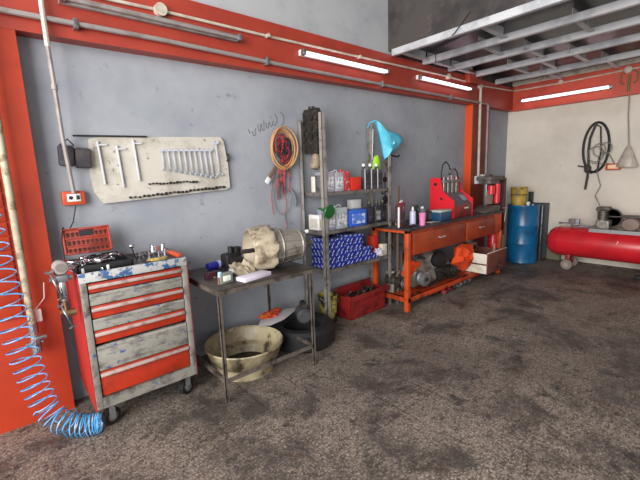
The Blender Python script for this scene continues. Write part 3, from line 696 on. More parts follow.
def can(name, label, cat, x, y, z, w, d, h, body, labm=None, cap=None, group=None, capm=None, rz=0):
    t = thing(name, label, cat, (x, y, z), rz, group)
    part('body', M().box(0, w, 0, d, 0, h, .005), body, t)
    if labm: part('label_panel', M().box(w*.12, w*.88, -.0015, 0, h*.15, h*.75).box(-.0015, 0, d*.15, d*.85, h*.15, h*.75), labm, t)
    if cap: part('cap', M().cyl((w*.3, d*.5, h), (w*.3, d*.5, h+cap), .018, n=12).tube([(w*.5, d*.5, h), (w*.55, d*.5, h+.02), (w*.8, d*.5, h+.02), (w*.85, d*.5, h)], .005), capm or whitep, t)
    return t
tin = mat('pale_tin', 'b3b2bc', .35, .3); tinl = mat('pale_tin_print', '8f93a2', .5, c2='d6d3d2', s=30, lo=.48, hi=.5)
redl = mat('red_print', 'b33038', .45, c2='d6aaa8', s=30, lo=.55, hi=.6)
blk_l = mat('dark_print', '302b33', .5, c2='9a7f84', s=34, lo=.6, hi=.63)
can('oil_can', 'pale tin can at the left of the rack top shelf, beside the post', 'can', 2.39, 2.69, SZ[0], .11, .16, .19, tin, tinl, .015)
can('oil_can', 'pale tin can second on the rack top shelf, with white edge', 'can', 2.51, 2.69, SZ[0], .115, .16, .185, tin, tinl, .012)
can('oil_can', 'red and pink printed can on the rack top shelf', 'can', 2.635, 2.69, SZ[0], .075, .16, .19, redl, None, .015, capm=red_gloss)
can('red_carton', 'bright red carton on the rack top shelf', 'carton', 2.725, 2.69, SZ[0], .15, .12, .13, mat('vivid_red_card', 'cf2a1c', .5, c2='3a1512', s=9, lo=.56, hi=.6), None)
can('white_box', 'cream box at the far left end of the rack top shelf', 'box', 2.345, 2.80, SZ[0], .03, .06, .15, cream_wood)
one('grey_bracket', M().box(0, .01, 0, .10, 0, .16, .003).box(0, .04, 0, .01, 0, .16, .003), steel, 'grey metal bracket beside the cream box on the rack top shelf', 'bracket', (2.345, 2.70, SZ[0]))
bo0 = None
for i, x in enumerate((2.935, 3.035, 3.135)):
    t = thing('oil_bottle', '%s grey oil bottle with a white cap on the rack top shelf' % ('left', 'middle', 'right')[i], 'bottle', (x, 2.70, SZ[0]), 0, 'grey oil bottles')
    part('body', M().box(0, .085, 0, .055, 0, .20, .012).box(.0, .03, .01, .045, .19, .235, .01), mat('charcoal_bottle', '4b4950', .4), t)
    part('stripe', M().box(-.001, .012, -.003, .0, .0, .21, .001), mat('white_stripe', 'c9c9cf', .4), t)
    part('label_panel', M().box(.015, .08, -.002, 0, .04, .17), blk_l, t)
    part('cap', M().cyl((.014, .027, .235), (.014, .027, .262), .017, n=12), whitep, t)
one('lime_bag', M().pillow([(-.07, 0), (.07, 0), (.06, .12), (.02, .17), (-.03, .15)], 'xz', 0, .03, .01), lime, 'lime green plastic bag behind the oil bottles', 'bag', (3.24, 2.81, SZ[0]+.19))
one('lime_tie', M().tube([(0, 0, 0), (.01, 0, .15), (.02, 0, .33)], .004), whitep, 'white string running up from the lime bag', 'string', (3.235, 2.86, SZ[0]+.31))
# middle shelf
can('white_box', 'white box at the left end of the rack middle shelf behind the funnel', 'box', 2.345, 2.76, SZ[1], .045, .16, .15, whitep, mat('light_print', 'c2bcae', .5))
can('oil_can', 'pale tin can beside the post on the rack middle shelf', 'can', 2.40, 2.69, SZ[1], .105, .16, .20, mat('bluish_tin', 'a3a8bd', .35, .3), tinl, .012)
can('oil_can', 'large pale green tinted tin can on the rack middle shelf', 'can', 2.515, 2.69, SZ[1], .15, .16, .21, mat('mint_tin', 'b4c2c4', .35, .3), tinl, .015)
can('blue_carton', 'bright blue carton with white print on the rack middle shelf', 'carton', 2.70, 2.69, SZ[1], .25, .14, .17, mat('vivid_blue_card', '2f5fc4', .4), mat('blue_white_print', '4f7bd0', .4, c2='c3d2ee', s=16, lo=.52, hi=.55))
can('white_carton', 'white carton standing behind the blue carton on the middle shelf', 'carton', 2.91, 2.85, SZ[1], .13, .09, .26, whitep)
for i, (x, m_, l_) in enumerate(((2.98, mat('black_bottle', '2a2730', .4), 'black oil bottle right of the blue carton'), (3.10, mat('smoke_bottle', '34313a', .4), 'black oil bottle with a silver edge on the middle shelf'), (3.20, black, 'black oil bottle by the right post of the rack'))):
    t = thing('oil_bottle', l_, 'bottle', (x, 2.70, SZ[1]), 0)
    part('body', M().box(0, .095, 0, .06, 0, .18, .012).box(.03, .07, .01, .05, .17, .215, .012), m_, t)
    part('label_panel', M().box(.015, .08, -.002, 0, .03, .13), blk_l if i != 1 else mat('silver_print', '9a9aa0', .4, c2='4a4850', s=30), t)
    part('cap', M().cyl((.05, .03, .213), (.05, .03, .24), .017, n=12), mat('olive_cap', '4a4a3c', .5), t)
one('white_tray', M().box(0, .1, 0, .05, 0, .02, .004), whitep, 'small white tray at the right end of the middle shelf', 'tray', (3.2, 2.665, SZ[1]-.0), 0).location.z = SZ[1]
bpy.data.objects['white_tray'].location.y = 2.775
# filter boxes
k = 0
first = None
colx = [2.38, 2.51, 2.64, 2.77, 2.90]
names = ['lowest', 'second', 'third', 'topmost']
cn = ['first', 'second', 'third', 'fourth', 'fifth']
for ci, x in enumerate(colx):
    nl = (4, 4, 4, 4, 2)[ci]
    h = (.075, .073, .078, .075, .072)[ci]
    for l in range(nl):
        lab = 'blue filter box with white dashes, %s in the %s stack from the left' % (names[l] if l < nl-1 else 'topmost', cn[ci])
        loc = (x+random.uniform(-.004, .004), 2.69+random.uniform(0, .01), SZ[2]+l*h)
        if first is None: first = one('filter_box', M().box(0, .125, 0, .24, 0, .0715, .002), dash, lab, 'box', loc, 0, 'blue filter boxes on the shelf')
        else: q = dup(first, loc, None, lab)
one('filter_box', M().box(0, .11, 0, .2, 0, .05, .002), dash, 'single blue filter box lying at the right of the stacks', 'box', (3.035, 2.70, SZ[2]), 0, 'blue filter boxes on the shelf')
one('crumpled_wrapper', M().blob((0, 0, .045), (.05, .05, .04), .4, 4, 8), mat('crinkled_white', 'c6c0cc', .5), 'crumpled white wrapper beside the blue filter boxes', 'wrapper', (3.16, 2.72, SZ[2]+.0))
can('red_white_carton', 'red and white carton upright at the right end of the lower shelf', 'carton', 3.17, 2.80, SZ[2], .09, .09, .22, mat('red_card', 'c23326', .5))
can('round_white_tin', 'white tin in front of the red and white carton', 'tin', 3.215, 2.70, SZ[2], .08, .06, .13, mat('ivory_card', 'cfc8b8', .5))
# funnel
c = thing('green_funnel', 'green plastic funnel hooked sideways on the rack post', 'funnel', (2.325, 2.575, 1.16), rot=(R(0), R(-80), R(-84)))
part('cone', M().lathe([(.066, .0), (.069, .006), (.062, .012), (.016, .08), (.012, .08), (.058, .008)], n=28), green_p, c)
part('spout', M().cyl((0, 0, .075), (0, 0, .15), .014, .008, cap=False), green_p, c)
# cylinder head on the rack's end
c = thing('cylinder_head', 'dark engine cylinder head tied upright to the left end of the rack', 'engine part', (2.36, 2.83, 1.70), rot=(R(0), 0, 0))
g = M().box(-.035, .035, -.10, .10, 0, .39, .008)
for i in range(4):
    g.cyl((-.055, -.03, .06+i*.09), (-.03, -.03, .06+i*.09), .034, n=14)
    g.cyl((-.05, .055, .05+i*.09), (-.03, .055, .05+i*.09), .02, n=10)
    g.box(-.05, .03, -.112, -.09, .03+i*.09, .075+i*.09, .005)
part('block', g, grease, c)
g = M()
for i in range(4): g.cyl((-.058, -.03, .06+i*.09), (-.054, -.03, .06+i*.09), .024, n=14).cyl((-.03, -.08, .1+i*.085), (-.045, -.08, .1+i*.085), .01, n=8)
part('ports', g, black, c)
part('gasket_face', M().box(-.03, .03, -.09, .09, .39, .41, .006).cyl((0, 0, .4), (0, 0, .43), .03), grease, c)
c = one('filter_cartridge', M().lathe([(.02, 0), (.05, .02), (.055, .05), (.04, .12), (.02, .15), (0, .15)]), mat('tan_grime', '8b7a68', .6, c2='3a322c', s=10), 'tan oval housing hanging under the cylinder head', 'engine part', (2.35, 2.80, 1.55), rot=(R(10), 0, 0))
# bag and hank to the right
g = M().pillow([(3.30, 2.07), (3.35, 2.01), (3.42, 1.98), (3.56, 1.955), (3.72, 1.94), (3.76, 1.87), (3.72, 1.80), (3.62, 1.74), (3.54, 1.71), (3.47, 1.64), (3.43, 1.65), (3.40, 1.78), (3.35, 1.92)], 'xz', 2.85, .07, .03, 3)
g.tube([(3.30, 2.85, 2.07), (3.28, 2.93, 2.05), (3.28, 2.96, 2.0)], .008)
one('blue_plastic_bag', g, cyan_bag, 'light blue plastic bag hanging from the rack corner', 'bag')
c = thing('tool_hank', 'brown brush like hank hanging beside the blue bag', 'brush', (3.56, 2.90, 1.5))
part('brush', M().lathe([(.005, 0), (.03, .04), (.05, .1), (.055, .18), (.03, .22), (0, .22)], n=12, sc=(1, .6)), mat('brown_bristle', '6f6250', .8, c2='3b342c', s=18), c)
part('hook', M().tube([(.03, 0, .2), (.1, -.01, .19), (.17, -.01, .18), (.21, 0, .2)], .009), black, c)
c = thing('hanging_chain', 'thin black chain with hooks hanging above the bench cans', 'chain', (3.54, 2.93, 1.18))
g = M()
for i in range(14): g.ring((0, 0, .31-.022*i), .011, .003, 'Y' if i % 2 else 'X', 8, 5)
part('links', g, black, c)
part('hooks', M().blob((0, 0, .24), (.035, .01, .03), .2, 4, 1).tube([(0, 0, .1), (.05, 0, .09), (.06, 0, .12)], .007).tube([(0, 0, .08), (-.05, 0, .07), (-.06, 0, .1)], .007).blob((0, 0, 0), (.04, .02, .05), .2), black, c)

# bucket and red toolbox on the floor
c = thing('grease_pail', 'greasy yellow and black pail on the floor under the rack', 'bucket', (2.46, 2.80, 0))
part('pail', M().lathe([(.0, .01), (.085, .01), (.10, .27), (.107, .275), (.107, .285), (.097, .285), (.08, .02), (0, .02)]), mat('greasy_yellow', 'a79b48', .5, c2='2c281c', s=7, lo=.46, hi=.54), c)
part('bail_handle', M().tube([(-.1, 0, .27), (-.08, -.08, .22), (0, -.115, .2), (.08, -.08, .22), (.1, 0, .27)], .004), steel, c)
c = thing('cantilever_toolbox', 'open red metal toolbox on the floor below the rack', 'toolbox', (2.62, 2.63, 0), R(1))
part('body', M().box(0, .56, 0, .006, 0, .24).box(0, .56, .22, .226, 0, .24).box(0, .006, 0, .226, 0, .24).box(.554, .56, 0, .226, 0, .24).box(0, .56, 0, .226, 0, .01).box(0, .56, -.004, .0, .115, .125), red_dark, c)
part('tray', M().box(-.01, .6, -.03, -.024, .2, .26, .001).box(-.01, .6, -.03, .05, .2, .206).box(-.01, -.004, -.03, .05, .2, .26).box(.594, .6, -.03, .05, .2, .26), red_dark, c)
part('lid', M().box(0, .56, .226, .232, .2, .3, .001).prism([(.2, .3), (.232, .3), (.232, .306), (.2, .306)], 'yz', 0, .56), red_dark, c)
g = M()
for i in range(14):
    x = random.uniform(.05, .5); y = random.uniform(.05, .18)
    g.cyl((x, y, .2), (x+random.uniform(-.08, .08), y+random.uniform(-.03, .03), .25), .01, n=8)
part('contents', g.box(.02, .54, .01, .21, .1, .2), grease, c, 'jumble of greasy tools')

# ------------------------------------------------------------ orange workbench
BX0, BX1, BY0, BY1, BZ = 3.22, 5.44, 2.36, 2.86, .91
t = thing('workbench', 'orange steel workbench with two drawers and a black top', 'workbench', (0, 0, 0))
part('bench_top', M().box(BX0-.02, BX1+.02, BY0-.02, BY1, BZ-.02, BZ, .003), bench_top_m, t)
part('top_frame', M().box(BX0, 3.26, BY0, BY1, BZ-.05, BZ-.02).box(BX0, BX1, BY1-.03, BY1, BZ-.06, BZ-.02).box(BX1-.24, BX1, BY0, BY1, BZ-.27, BZ-.02), bench_paint, t)
for x in (BX0, BX1-.05, ):
    for y in (BY0, BY1-.05): part('leg', M().box(x, x+.05, y, y+.05, 0, BZ-.02, .003), bench_paint, t)
part('drawer_housing', M().box(3.30, BX1-.01, BY0+.012, BY0+.02, BZ-.30, BZ-.02), drawer_paint, t)
part('drawer_box', M().box(3.36, BX1-.06, BY0+.02, BY1-.08, BZ-.28, BZ-.03), grease, t)
for x0, x1 in ((3.32, 4.38), (4.43, 5.18)):
    dr = part('drawer', M().box(x0, x1, BY0-.004, BY0+.012, BZ-.29, BZ-.06, .003), drawer_paint, t)
    xm = (x0+x1)/2
    part('handle', M().tube([(xm-.06, BY0-.004, BZ-.16), (xm-.055, BY0-.02, BZ-.16), (xm+.055, BY0-.02, BZ-.16), (xm+.06, BY0-.004, BZ-.16)], .008), chrome, dr)
part('lower_shelf', M().box(BX0+.02, BX1-.02, BY0, BY0+.04, .10, .15, .003).box(BX0+.02, BX1-.02, BY1-.04, BY1, .10, .15).box(BX0+.01, BX0+.05, BY0, BY1, .10, .15).box(BX1-.04, BX1, BY0, BY1, .10, .15).box(BX0+.02, BX1-.02, BY0+.02, BY1-.02, .14, .15), mat('oily_orange_shelf', 'b13d1b', .4, c2='4a2416', s=6), t)

# items on the bench
can('oil_can', 'maroon can with a white edge at the near end of the workbench', 'can', 3.27, 2.50, BZ, .085, .07, .24, mat('maroon_tin', '5d2c30', .4, c2='b58660', s=12, lo=.58, hi=.62), blk_l)
can('oil_can', 'dark red can second from the near end of the workbench', 'can', 3.36, 2.56, BZ, .08, .07, .26, mat('crimson_tin', '7a1f2c', .4), None, .01)
one('white_edge_strip', M().box(0, .014, 0, .02, 0, .22, .003), whitep, 'slim white bottle beside the maroon can', 'bottle', (3.25, 2.50, BZ))
c = thing('pump_bottle', 'pale lilac bottle with a white nozzle on the workbench', 'bottle', (3.52, 2.52, BZ))
part('body', M().lathe([(0, 0), (.035, 0), (.036, .01), (.034, .14), (.03, .155), (.012, .165), (0, .165)], n=20), mat('lilac_plastic', 'b3b6d2', .35), c)
part('nozzle', M().cyl((0, 0, .165), (0, 0, .205), .015, .008), whitep, c)
c = thing('paper_cup', 'pink cup at the front edge of the workbench', 'cup', (3.56, 2.42, BZ))
part('cup', M().lathe([(0, 0), (.03, 0), (.038, .125), (.041, .13), (.041, .136), (.035, .136), (.03, .01), (0, .01)], n=20), mat('pink_card', 'd77fae', .5), c)
c = thing('sprayer', 'black spray bottle with a dark green trigger behind the pink cup', 'bottle', (3.74, 2.64, BZ))
part('body', M().lathe([(0, 0), (.045, 0), (.045, .11), (.02, .15), (0, .15)], n=20), black, c)
part('trigger', M().box(-.05, .04, -.02, .02, .16, .2, .01).cyl((0, 0, .14), (0, 0, .17), .018).box(-.04, -.03, -.01, .01, .12, .17, .003), mat('dark_green', '1f3a2a', .4), c)
can('grey_bottle', 'grey square bottle right of the spray bottle', 'bottle', 3.78, 2.56, BZ, .05, .05, .16, mat('mid_grey_plastic', '6e6d72', .4), None, .02)
can('black_box', 'low black box with pale lines on the workbench', 'box', 3.88, 2.56, BZ, .16, .12, .12, blackp, mat('faint_print', '55525a', .5))
c = thing('blue_case', 'dark blue case with a white lid in front of the red tester', 'case', (3.96, 2.44, BZ))
part('body', M().box(0, .24, 0, .14, 0, .10, .006), mat('navy_blue_plastic', '1f4668', .4), c)
part('lid', M().box(-.002, .242, -.002, .142, .10, .125, .005), mat('milky_lid', 'a9b8b2', .4), c)
one('white_sheet', M().sheet(lambda u, v: Vector((.18*u, .08*v, .006+.005*math.sin(u*5))), 8, 3, .002), whitep, 'sheet of white paper lying by the front edge of the bench', 'paper', (3.74, 2.42, BZ))
one('bench_scraps', M().blob((0, 0, .012), (.05, .03, .012), .3, 4, 1).blob((.09, .02, .01), (.03, .03, .01), .3, 4, 3), grease, 'small greasy scraps in front of the maroon can', 'scraps', (3.36, 2.44, BZ))

# red injector tester
TZ2 = BZ
c = thing('injector_tester', 'bright red injector tester with glass tubes on the workbench', 'tester', (4.28, 2.46, TZ2))
side = [(0, 0), (.30, 0), (.30, .47), (.17, .47), (.14, .33), (.10, .29), (.0, .22)]
sd = [(0, 0), (.34, 0), (.34, .50), (.20, .50), (.16, .33), (.0, .22)]
part('side_panel', M().prism(sd, 'yz', 0, .018), red_gloss, c)
part('side_panel', M().prism(sd, 'yz', .46, .478), red_gloss, c)
part('front_panel', M().box(.018, .46, 0.005, .02, .0, .15, .003), red_dark, c)
part('logo_plate', M().box(.27, .37, 0.002, .006, .10, .115), whitep, c)
part('control_panel', M().prism([(.008, .15), (.15, .30), (.16, .29), (.03, .14)], 'yz', .018, .46), mat('slate_panel', '4a4c55', .35), c)
part('control_window', M().prism([(.045, .195), (.11, .262), (.114, .26), (.05, .192)], 'yz', .30, .42, Matrix.Translation((0, -.006, .006))), mat('panel_grey', '8b8c92', .3), c)
part('back_panel', M().box(.018, .46, .30, .34, 0, .48, .003), red_dark, c)
part('manifold', M().box(.04, .44, .17, .25, .43, .47, .006).box(.02, .46, .18, .27, .24, .28), steel, c)
for i in range(4):
    part('glass_tube', M().cyl((.09+i*.1, .2, .26), (.09+i*.1, .2, .43), .036), mat('misty_glass', '67625d', .25, .5), c)
    part('injector', M().cyl((.09+i*.1, .2, .47), (.09+i*.1, .2, .495), .018).cyl((.09+i*.1, .2, .495), (.09+i*.1, .2, .51), .01), steel, c)
part('pressure_gauge', M().cyl((.25, .17, .57), (.25, .21, .57), .045, n=20).cyl((.25, .19, .47), (.25, .19, .53), .012), steel, c)
part('feed_hose', M().tube([(.04, .2, .47), (.03, .2, .56), (.06, .2, .66), (.13, .2, .70), (.2, .2, .66), (.23, .2, .60)], .008).tube([(.28, .2, .60), (.35, .2, .61), (.42, .2, .55), (.44, .2, .47)], .008), black, c)
part('knob', M().cyl((-.01, .26, .42), (0, .26, .42), .02), blackp, c)
part('knob', M().cyl((-.012, .17, .24), (0, .17, .24), .014), blackp, c)
# bearing press / cleaner at the far end
c = thing('valve_grinder', 'grey benchtop press frame with red cylinders at the far end of the workbench', 'press', (5.22, 2.42, BZ))
part('base', M().prism([(-.16, 0), (.22, 0), (.26, .05), (.2, .08), (.0, .08), (-.16, .03)], 'xz', 0, .2), mat('dull_cast_iron', '67605a', .5, .3, c2='453f3a', s=12), c)
part('head', M().box(-.02, .42, .02, .24, .43, .49, .012).box(.0, .30, .04, .2, .38, .44, .01).cyl((.18, .12, .49), (.18, .12, .52), .02).cyl((.02, .1, .45), (.06, .1, .52), .02), MATS['dull_cast_iron'], c)
for x in (.04, .36): part('column', M().box(x-.018, x+.018, .1, .14, .08, .44, .003), steel, c)
part('red_cylinder', M().cyl((.08, .06, .24), (.08, .06, .36), .045, n=18), red_gloss, c)
part('red_cylinder', M().cyl((.26, .06, .12), (.26, .06, .38), .042, n=18).cyl((.26, .06, .1), (.26, .06, .12), .03), red_gloss, c)
part('glass_plate', M().box(.0, .18, .08, .086, .1, .3), mat('murky_glass', '8f7772', .2), c)
part('lever', M().tube([(.30, -.02, .04), (.31, -.05, .0), (.29, -.05, -.16)], .009).cyl((.31, -.06, .03), (.31, -.02, .03), .02), chrome, c)
c = one('brown_panel', M().box(5.82, 5.87, 2.52, 2.86, .5, 1.36, .004), mat('maroon_board', '4a1f22', .5), 'tall narrow maroon board between the press and the blue drum', 'board')
c.location.z = 0
# things beneath the bench
def gearlump(name, label, loc, rz, s=1.0, m1=alu, m2=grease):
    c = thing(name, label, 'engine part', loc, rz)
    g = M().lathe([(0, -.12), (.06, -.12), (.085, -.1), (.14, -.06), (.15, -.02), (.15, .02), (.12, .05), (.11, .12), (.07, .15), (0, .15)], (0, 0, .16), 'Y', 32)
    for i in range(12):
        a = 2*math.pi*i/12; g.cyl((.148*math.cos(a), -.03, .16+.148*math.sin(a)), (.148*math.cos(a), .03, .16+.148*math.sin(a)), .015, n=8)
        a2 = 2*math.pi*i/12
        g.prism([(.06, 0), (.145, 0), (.08, .05), (.06, .05)], 'xz', -.003, .003, Matrix.Translation((0, -.06, .16)) @ Matrix.Rotation(a2, 4, 'Y') @ Matrix.Rotation(R(-90), 4, 'X') @ Matrix.Identity(4)) if False else None
    part('casing', g, m1, c)
    part('pulley', M().lathe([(0, -.2), (.045, -.2), (.07, -.19), (.07, -.185), (.05, -.17), (.07, -.155), (.07, -.14), (.03, -.135), (.03, -.12)], (0, 0, .13), 'Y', 24), steel, c)
    part('hub', M().cyl((0, -.21, .13), (0, -.19, .13), .02), grease, c)
    part('bracket', M().box(-.16, -.1, -.06, .06, .0, .14, .01).box(.09, .16, -.04, .08, .0, .1, .01).box(-.08, .08, -.02, .12, .27, .33, .015).tube([(-.1, -.08, .26), (-.02, -.1, .34), (.08, -.08, .3)], .014), m2, c)
    c.scale = (s, s, s)
    return c
gearlump('alternator', 'grey finned alternator with a pale pulley behind the near bench leg', (3.60, 2.58, .15), R(-15), 1.2)
gearlump('compressor_pump', 'small dark pump with pulley left of the alternator', (3.38, 2.66, .15), R(10), .72, grease, alu)
c = thing('engine_cover', 'dirty white engine cover with a round black hole under the bench', 'engine part', (4.02, 2.66, .32), rot=(R(-12), 0, R(-5)))
part('cover', M().blob((0, 0, .0), (.33, .12, .19), .18, 2.4, 4, 4), dirty_cloth, c)
part('opening', M().lathe([(0, -.155), (.085, -.155), (.11, -.14), (.11, -.05), (0, -.05)], (.1, 0, .06), 'Y', 28, sc=(1.2, .9)), black, c)
one('orange_rag', M().pillow([(4.40, .53), (4.50, .56), (4.66, .53), (4.80, .52), (4.76, .42), (4.73, .33), (4.68, .22), (4.58, .17), (4.48, .22), (4.40, .28), (4.26, .33), (4.36, .42)], 'xz', 2.47, .07, .09, 5), orange_rag_m, 'bright orange cloth draped below the bench drawers', 'cloth')
one('orange_rag', M().pillow([(3.26, .40), (3.36, .43), (3.44, .52), (3.53, .50), (3.6, .47), (3.55, .40), (3.42, .36), (3.33, .32)], 'xz', 2.47, .03, .04, 9), orange_rag_m, 'small orange cloth behind the near leg of the bench', 'cloth')
one('black_hose', M().tube([(3.75, 2.45, .17), (3.9, 2.42, .2), (3.98, 2.46, .3), (4.1, 2.42, .25), (4.2, 2.43, .17), (4.35, 2.41, .17)], .016, 8), black, 'black rubber hose curled on the bench shelf behind the near leg', 'hose')
c = one('dark_engine_block', M().box(-.2, .2, -.12, .12, 0, .16, .03).cyl((-.1, -.13, .1), (-.1, .1, .1), .07).cyl((.08, -.14, .09), (.08, .1, .09), .06).blob((.0, 0, .18), (.14, .1, .06), .3), grease, 'dark greasy engine block under the bench behind the orange cloth', 'engine part', (4.22, 2.58, .15))
c = thing('carburettor', 'grey carburettor with a round throat sitting on the bench shelf', 'engine part', (5.0, 2.66, .15))
part('body', M().box(-.14, .14, -.09, .09, .2, .34, .02).cyl((0, 0, .34), (0, 0, .40), .08).cyl((-.08, -.1, .28), (-.08, .05, .28), .035).box(-.1, .1, -.07, .07, 0, .2, .02), alu, c)
part('throat', M().cyl((0, 0, .395), (0, 0, .402), .055), grease, c)
part('throat', M().cyl((.05, -.1, .27), (.05, -.085, .27), .03), grease, c)
c = thing('drawer_box', 'cream and red brown wooden drawer box sticking out from the bench shelf', 'box', (4.69, 2.20, .155), 0)
part('side_board', M().box(0, .014, .015, .45, 0, .11, .002).box(0, .014, .015, .45, .13, .26, .002), cream_wood, c, 'cream side board')
part('front_board', M().box(0, .54, 0, .015, 0, .27, .003), brown_panel, c)
part('inner_box', M().box(.014, .03, .015, .45, 0, .25).box(.51, .525, .015, .45, 0, .25).box(.03, .51, .43, .45, 0, .25).box(.014, .525, .015, .45, 0, .015), brown_panel, c)
part('front_board_edge', M().box(0, .54, -.002, .012, .27, .28, .002), cream_wood, c)
part('handle', M().tube([(.32, 0, .07), (.34, -.02, .05), (.36, -.02, .09), (.37, 0, .1)], .007), chrome, c)
one('plywood_wedge', M().prism([(0, 0), (.17, 0), (.03, .33)], 'xz', 0, .02), mat('pinkish_plywood', '9d7465', .7), 'pointed plywood offcut standing in the drawer box', 'offcut', (5.02, 2.28, .172))
c = one('floor_scraps', M().blob((0, 0, .03), (.12, .06, .035), .4, 4, 1).blob((.25, .0, .03), (.09, .05, .035), .4, 4, 2).cyl((.4, -.03, .03), (.52, .02, .03), .03), grease, 'greasy metal scraps on the floor below the bench shelf', 'scraps', (3.95, 2.5, 0))
one('red_pipe_clamp', M().cyl((-.06, 0, .03), (.07, .02, .03), .03).blob((.1, 0, .03), (.035, .03, .03), .2), red_dark, 'small dark red canister on the floor under the bench', 'canister', (4.08, 2.43, 0), .2)
c = one('crankshaft', M().cyl((-.05, 0, .03), (.45, 0, .03), .018).cyl((.02, 0, .03), (.04, 0, .03), .03).cyl((.16, 0, .03), (.19, 0, .03), .03).cyl((.3, 0, .03), (.33, 0, .03), .03), steel, 'dull shaft lying on the floor below the bench shelf', 'shaft', (4.42, 2.44, .0), .1)

# extinguisher behind bench end
c = thing('fire_extinguisher', 'red cylinder standing between the bench end and the blue drum', 'cylinder', (5.72, 2.62, 0))
part('cylinder', M().lathe([(0, 0), (.07, 0), (.075, .02), (.075, .5), (.05, .56), (.02, .58), (0, .58)], n=24), red_gloss, c)
part('valve', M().cyl((0, 0, .57), (0, 0, .63), .018).box(-.02, .06, -.01, .01, .62, .64, .003), blackp, c)

# blue drum + pail
c = thing('oil_drum', 'blue steel oil drum standing in the corner', 'drum', (6.40, 2.46, 0)); c.scale = (.9, .9, 1.03)
pr = [(0, .0), (.245, 0), (.255, .01), (.25, .03), (.25, .28), (.258, .30), (.25, .32), (.25, .56), (.258, .58), (.25, .60), (.25, .86), (.257, .88), (.255, .895), (.24, .895), (.24, .875), (0, .875)]
part('shell', M().lathe(pr, n=40), blue_drum, c)
part('bung', M().cyl((.0, -.15, .875), (.0, -.15, .905), .03, n=14), steel, c)
part('lid_skin', M().cyl((0, 0, .876), (0, 0, .88), .235, n=32), grease, c)
c = thing('yellow_pail', 'dirty yellow pail on top of the blue drum', 'pail', (6.42, 2.55, .909))
part('pail', M().lathe([(0, 0), (.10, 0), (.115, .14), (.122, .145), (.122, .16), (.116, .165), (.125, .27), (.13, .275), (.13, .285), (.118, .285), (.11, .05), (0, .04)], n=28), yellow_m, c)
part('dirt_band', M().cyl((0, 0, .155), (0, 0, .175), .1215, .1225, n=28), grease, c)
part('bail_handle', M().tube([(-.12, 0, .2), (-.1, -.08, .16), (0, -.13, .14), (.1, -.08, .16), (.12, 0, .2)], .004), steel, c)
one('white_valve', M().cyl((0, 0, 0), (0, 0, .05), .016).cyl((-.02, 0, .045), (.02, 0, .045), .024).box(-.05, .03, -.01, .01, .05, .065, .003), whitep, 'small white tap standing on the drum rim', 'tap', (6.28, 2.35, .909))
one('drum_shadow_panel', M().box(6.83, 6.86, 2.24, 2.53, 0, .92, .003).box(6.83, 6.86, 2.49, 2.56, .9, 1.10, .003), mat('shadow_charcoal', '34343a', .6), 'dark stepped panel standing in for the drum and pail shadow on the back wall', 'board')  # added panel shaped and coloured as the shadow of drum and pail
one('pale_strip', M().box(6.66, 6.68, 2.27, 2.29, 0, .9, .002), steel, 'slim grey bar standing right behind the blue drum', 'bar')
one('corner_pallet', M().box(0, .06, -.1, .1, 0, .3, .01), mat('olive_grime', '6f6f55', .7), 'stained block on the floor against the back wall by the compressor', 'block', (6.8, 2.12, 0))

# ------------------------------------------------------------ air compressor (tank axis along Y)
CX = 6.36
c = thing('air_compressor', 'large red horizontal air compressor along the beige back wall', 'air compressor', (CX, 0, 0))
TR, TC = .215, .405
pr = [(0, 2.06), (.09, 2.055), (.16, 2.02), (.20, 1.97), (TR, 1.90), (TR, .62), (.20, .55), (.12, .48), (0, .46)]
part('tank', M().lathe(pr, (0, 0, TC), 'Y', 48), tank_red, c)
part('weld_seam', M().ring((0, 1.90, TC), TR, .004, 'Y', 48, 6), red_dark, c)
for (x, y) in ((-.12, 1.76), (.12, 1.76)):
    w_ = part('wheel', M().lathe([(.0, -.02), (.07, -.022), (.078, -.01), (.078, .01), (.07, .022), (0, .02)], (x, y, .078), 'X', 24), mat('grey_rubber', '77706a', .6), c)
    part('wheel_hub', M().cyl((x-.028, y, .078), (x+.028, y, .078), .035), mat('rusty_hub', '9c8a78', .5), w_)
part('axle', M().cyl((-.13, 1.76, .078), (.13, 1.76, .078), .012).box(-.11, -.07, 1.73, 1.79, .07, .25, .003).box(.07, .11, 1.73, 1.79, .07, .25, .003), red_dark, c)
part('foot', M().box(-.13, -.05, .8, .98, 0, .05, .01).box(-.11, -.07, .86, .92, .04, .24, .003).box(.07, .11, .86, .92, 0, .24, .003), black, c)
part('motor_plate', M().box(-.13, .13, .96, 1.52, TC+TR-.02, TC+TR+.012, .003).box(-.135, -.13, .96, 1.52, TC+TR-.035, TC+TR+.012), mat('pale_plate', '8f9092', .4, .3), c)
z0 = TC+TR+.012
pm = part('pump', M().box(-.1, .08, 1.30, 1.46, z0, z0+.12, .015).cyl((-.0, 1.40, z0+.1), (0, 1.40, z0+.24), .05, n=16), alu, c)
g = M()
for i in range(5): g.cyl((0, 1.40, z0+.13+i*.022), (0, 1.40, z0+.14+i*.022), .068, n=18)
g.box(-.07, .07, 1.32, 1.47, z0+.245, z0+.30, .01).cyl((-.09, 1.44, z0+.27), (-.02, 1.44, z0+.27), .03)
part('cylinder_fins', g, mat('brown_cast_iron', '4e463f', .5, .3, c2='352f2a', s=12), pm)
fw = M().lathe([(.12, -.015), (.135, -.015), (.135, .015), (.12, .015), (.12, -.015)], (0.09, 1.33, z0+.14), 'X', 30)
for i in range(5):
    a = 2*math.pi*i/5; fw.cyl((.09, 1.33, z0+.14), (.09, 1.33+.125*math.cos(a), z0+.14+.125*math.sin(a)), .012, n=6)
part('flywheel', fw, grease, c)
part('crank_cover', M().cyl((-.115, 1.38, z0+.07), (-.1, 1.38, z0+.07), .055, n=20), alu_clean, c)
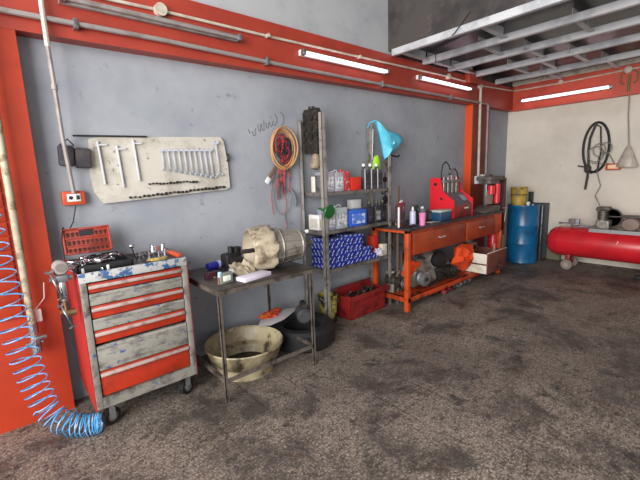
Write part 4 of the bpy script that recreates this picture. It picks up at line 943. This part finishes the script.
mo = part('motor', M().lathe([(0, -.13), (.07, -.13), (.085, -.11), (.088, .05), (.08, .07), (0, .07)], (-.0, 1.07, z0+.088), 'X', 26, sc=(1.25, 1)), mat('rusty_motor', '6f615a', .5, c2='54473f', s=8), c)
part('fan_cover', M().lathe([(0, -.145), (.075, -.14), (.08, -.125)], (0, 1.07, z0+.088), 'X', 26, sc=(1.2, 1)), mat('brown_grille', '7b665c', .5), mo)
part('belt_guard', M().box(.07, .12, .8, 1.48, z0+.15, z0+.17, .005).box(-.1, .12, .78, 1.2, z0+.17, z0+.19, .004), mat('dark_guard', '4a443f', .5), c)
part('pressure_switch', M().box(-.05, .03, 1.72, 1.80, TC+TR+.05, TC+TR+.12, .006).cyl((-.01, 1.76, TC+TR-.02), (-.01, 1.76, TC+TR+.06), .012), mat('brown_grey_box', '6c6460', .5), c)
part('switch_cover', M().box(-.04, .03, 1.67, 1.715, TC+TR+.05, TC+TR+.12, .004), mat('slate_cover', '8e93a2', .4), c)
part('pipework', M().tube([(-.02, 1.9, TC+TR+.055), (-.02, 1.84, TC+TR+.055), (-.02, 1.80, TC+TR+.06)], .01).cyl((-.02, 1.93, TC+TR+.055), (-.02, 1.89, TC+TR+.055), .016, n=8).tube([(-.03, 1.76, TC+TR+.02), (-.03, 1.6, TC+TR+.02), (-.03, 1.5, TC+TR+.03), (-.03, 1.46, TC+TR+.06)], .011).cyl((-.03, 1.64, TC+TR-.01), (-.03, 1.64, TC+TR+.07), .01).cyl((-.03, 1.68, TC+TR+.02), (-.03, 1.55, TC+TR+.02), .018, n=10), steel, c)
part('drain_pipe', M().tube([(0, 2.05, .40), (.05, 2.12, .41), (.2, 2.2, .42), (.42, 2.3, .43)], .007), grey_c, c)
part('decal', M().tube([(-.203, 1.17, .50), (-.209, 1.165, .49), (-.209, 1.18, .46)], .004), whitep, c)
# wire hanging from the mezzanine edge
one('loose_wire', M().tube([(3.59, 1.95, 2.95), (3.58, 2.1, 2.80), (3.75, 2.42, 2.76), (4.05, 2.6, 2.76), (4.3, 2.78, 2.75), (4.75, 2.85, 2.73)], .005), black, 'thin black wire looping from the mezzanine edge to the conduit', 'wire')
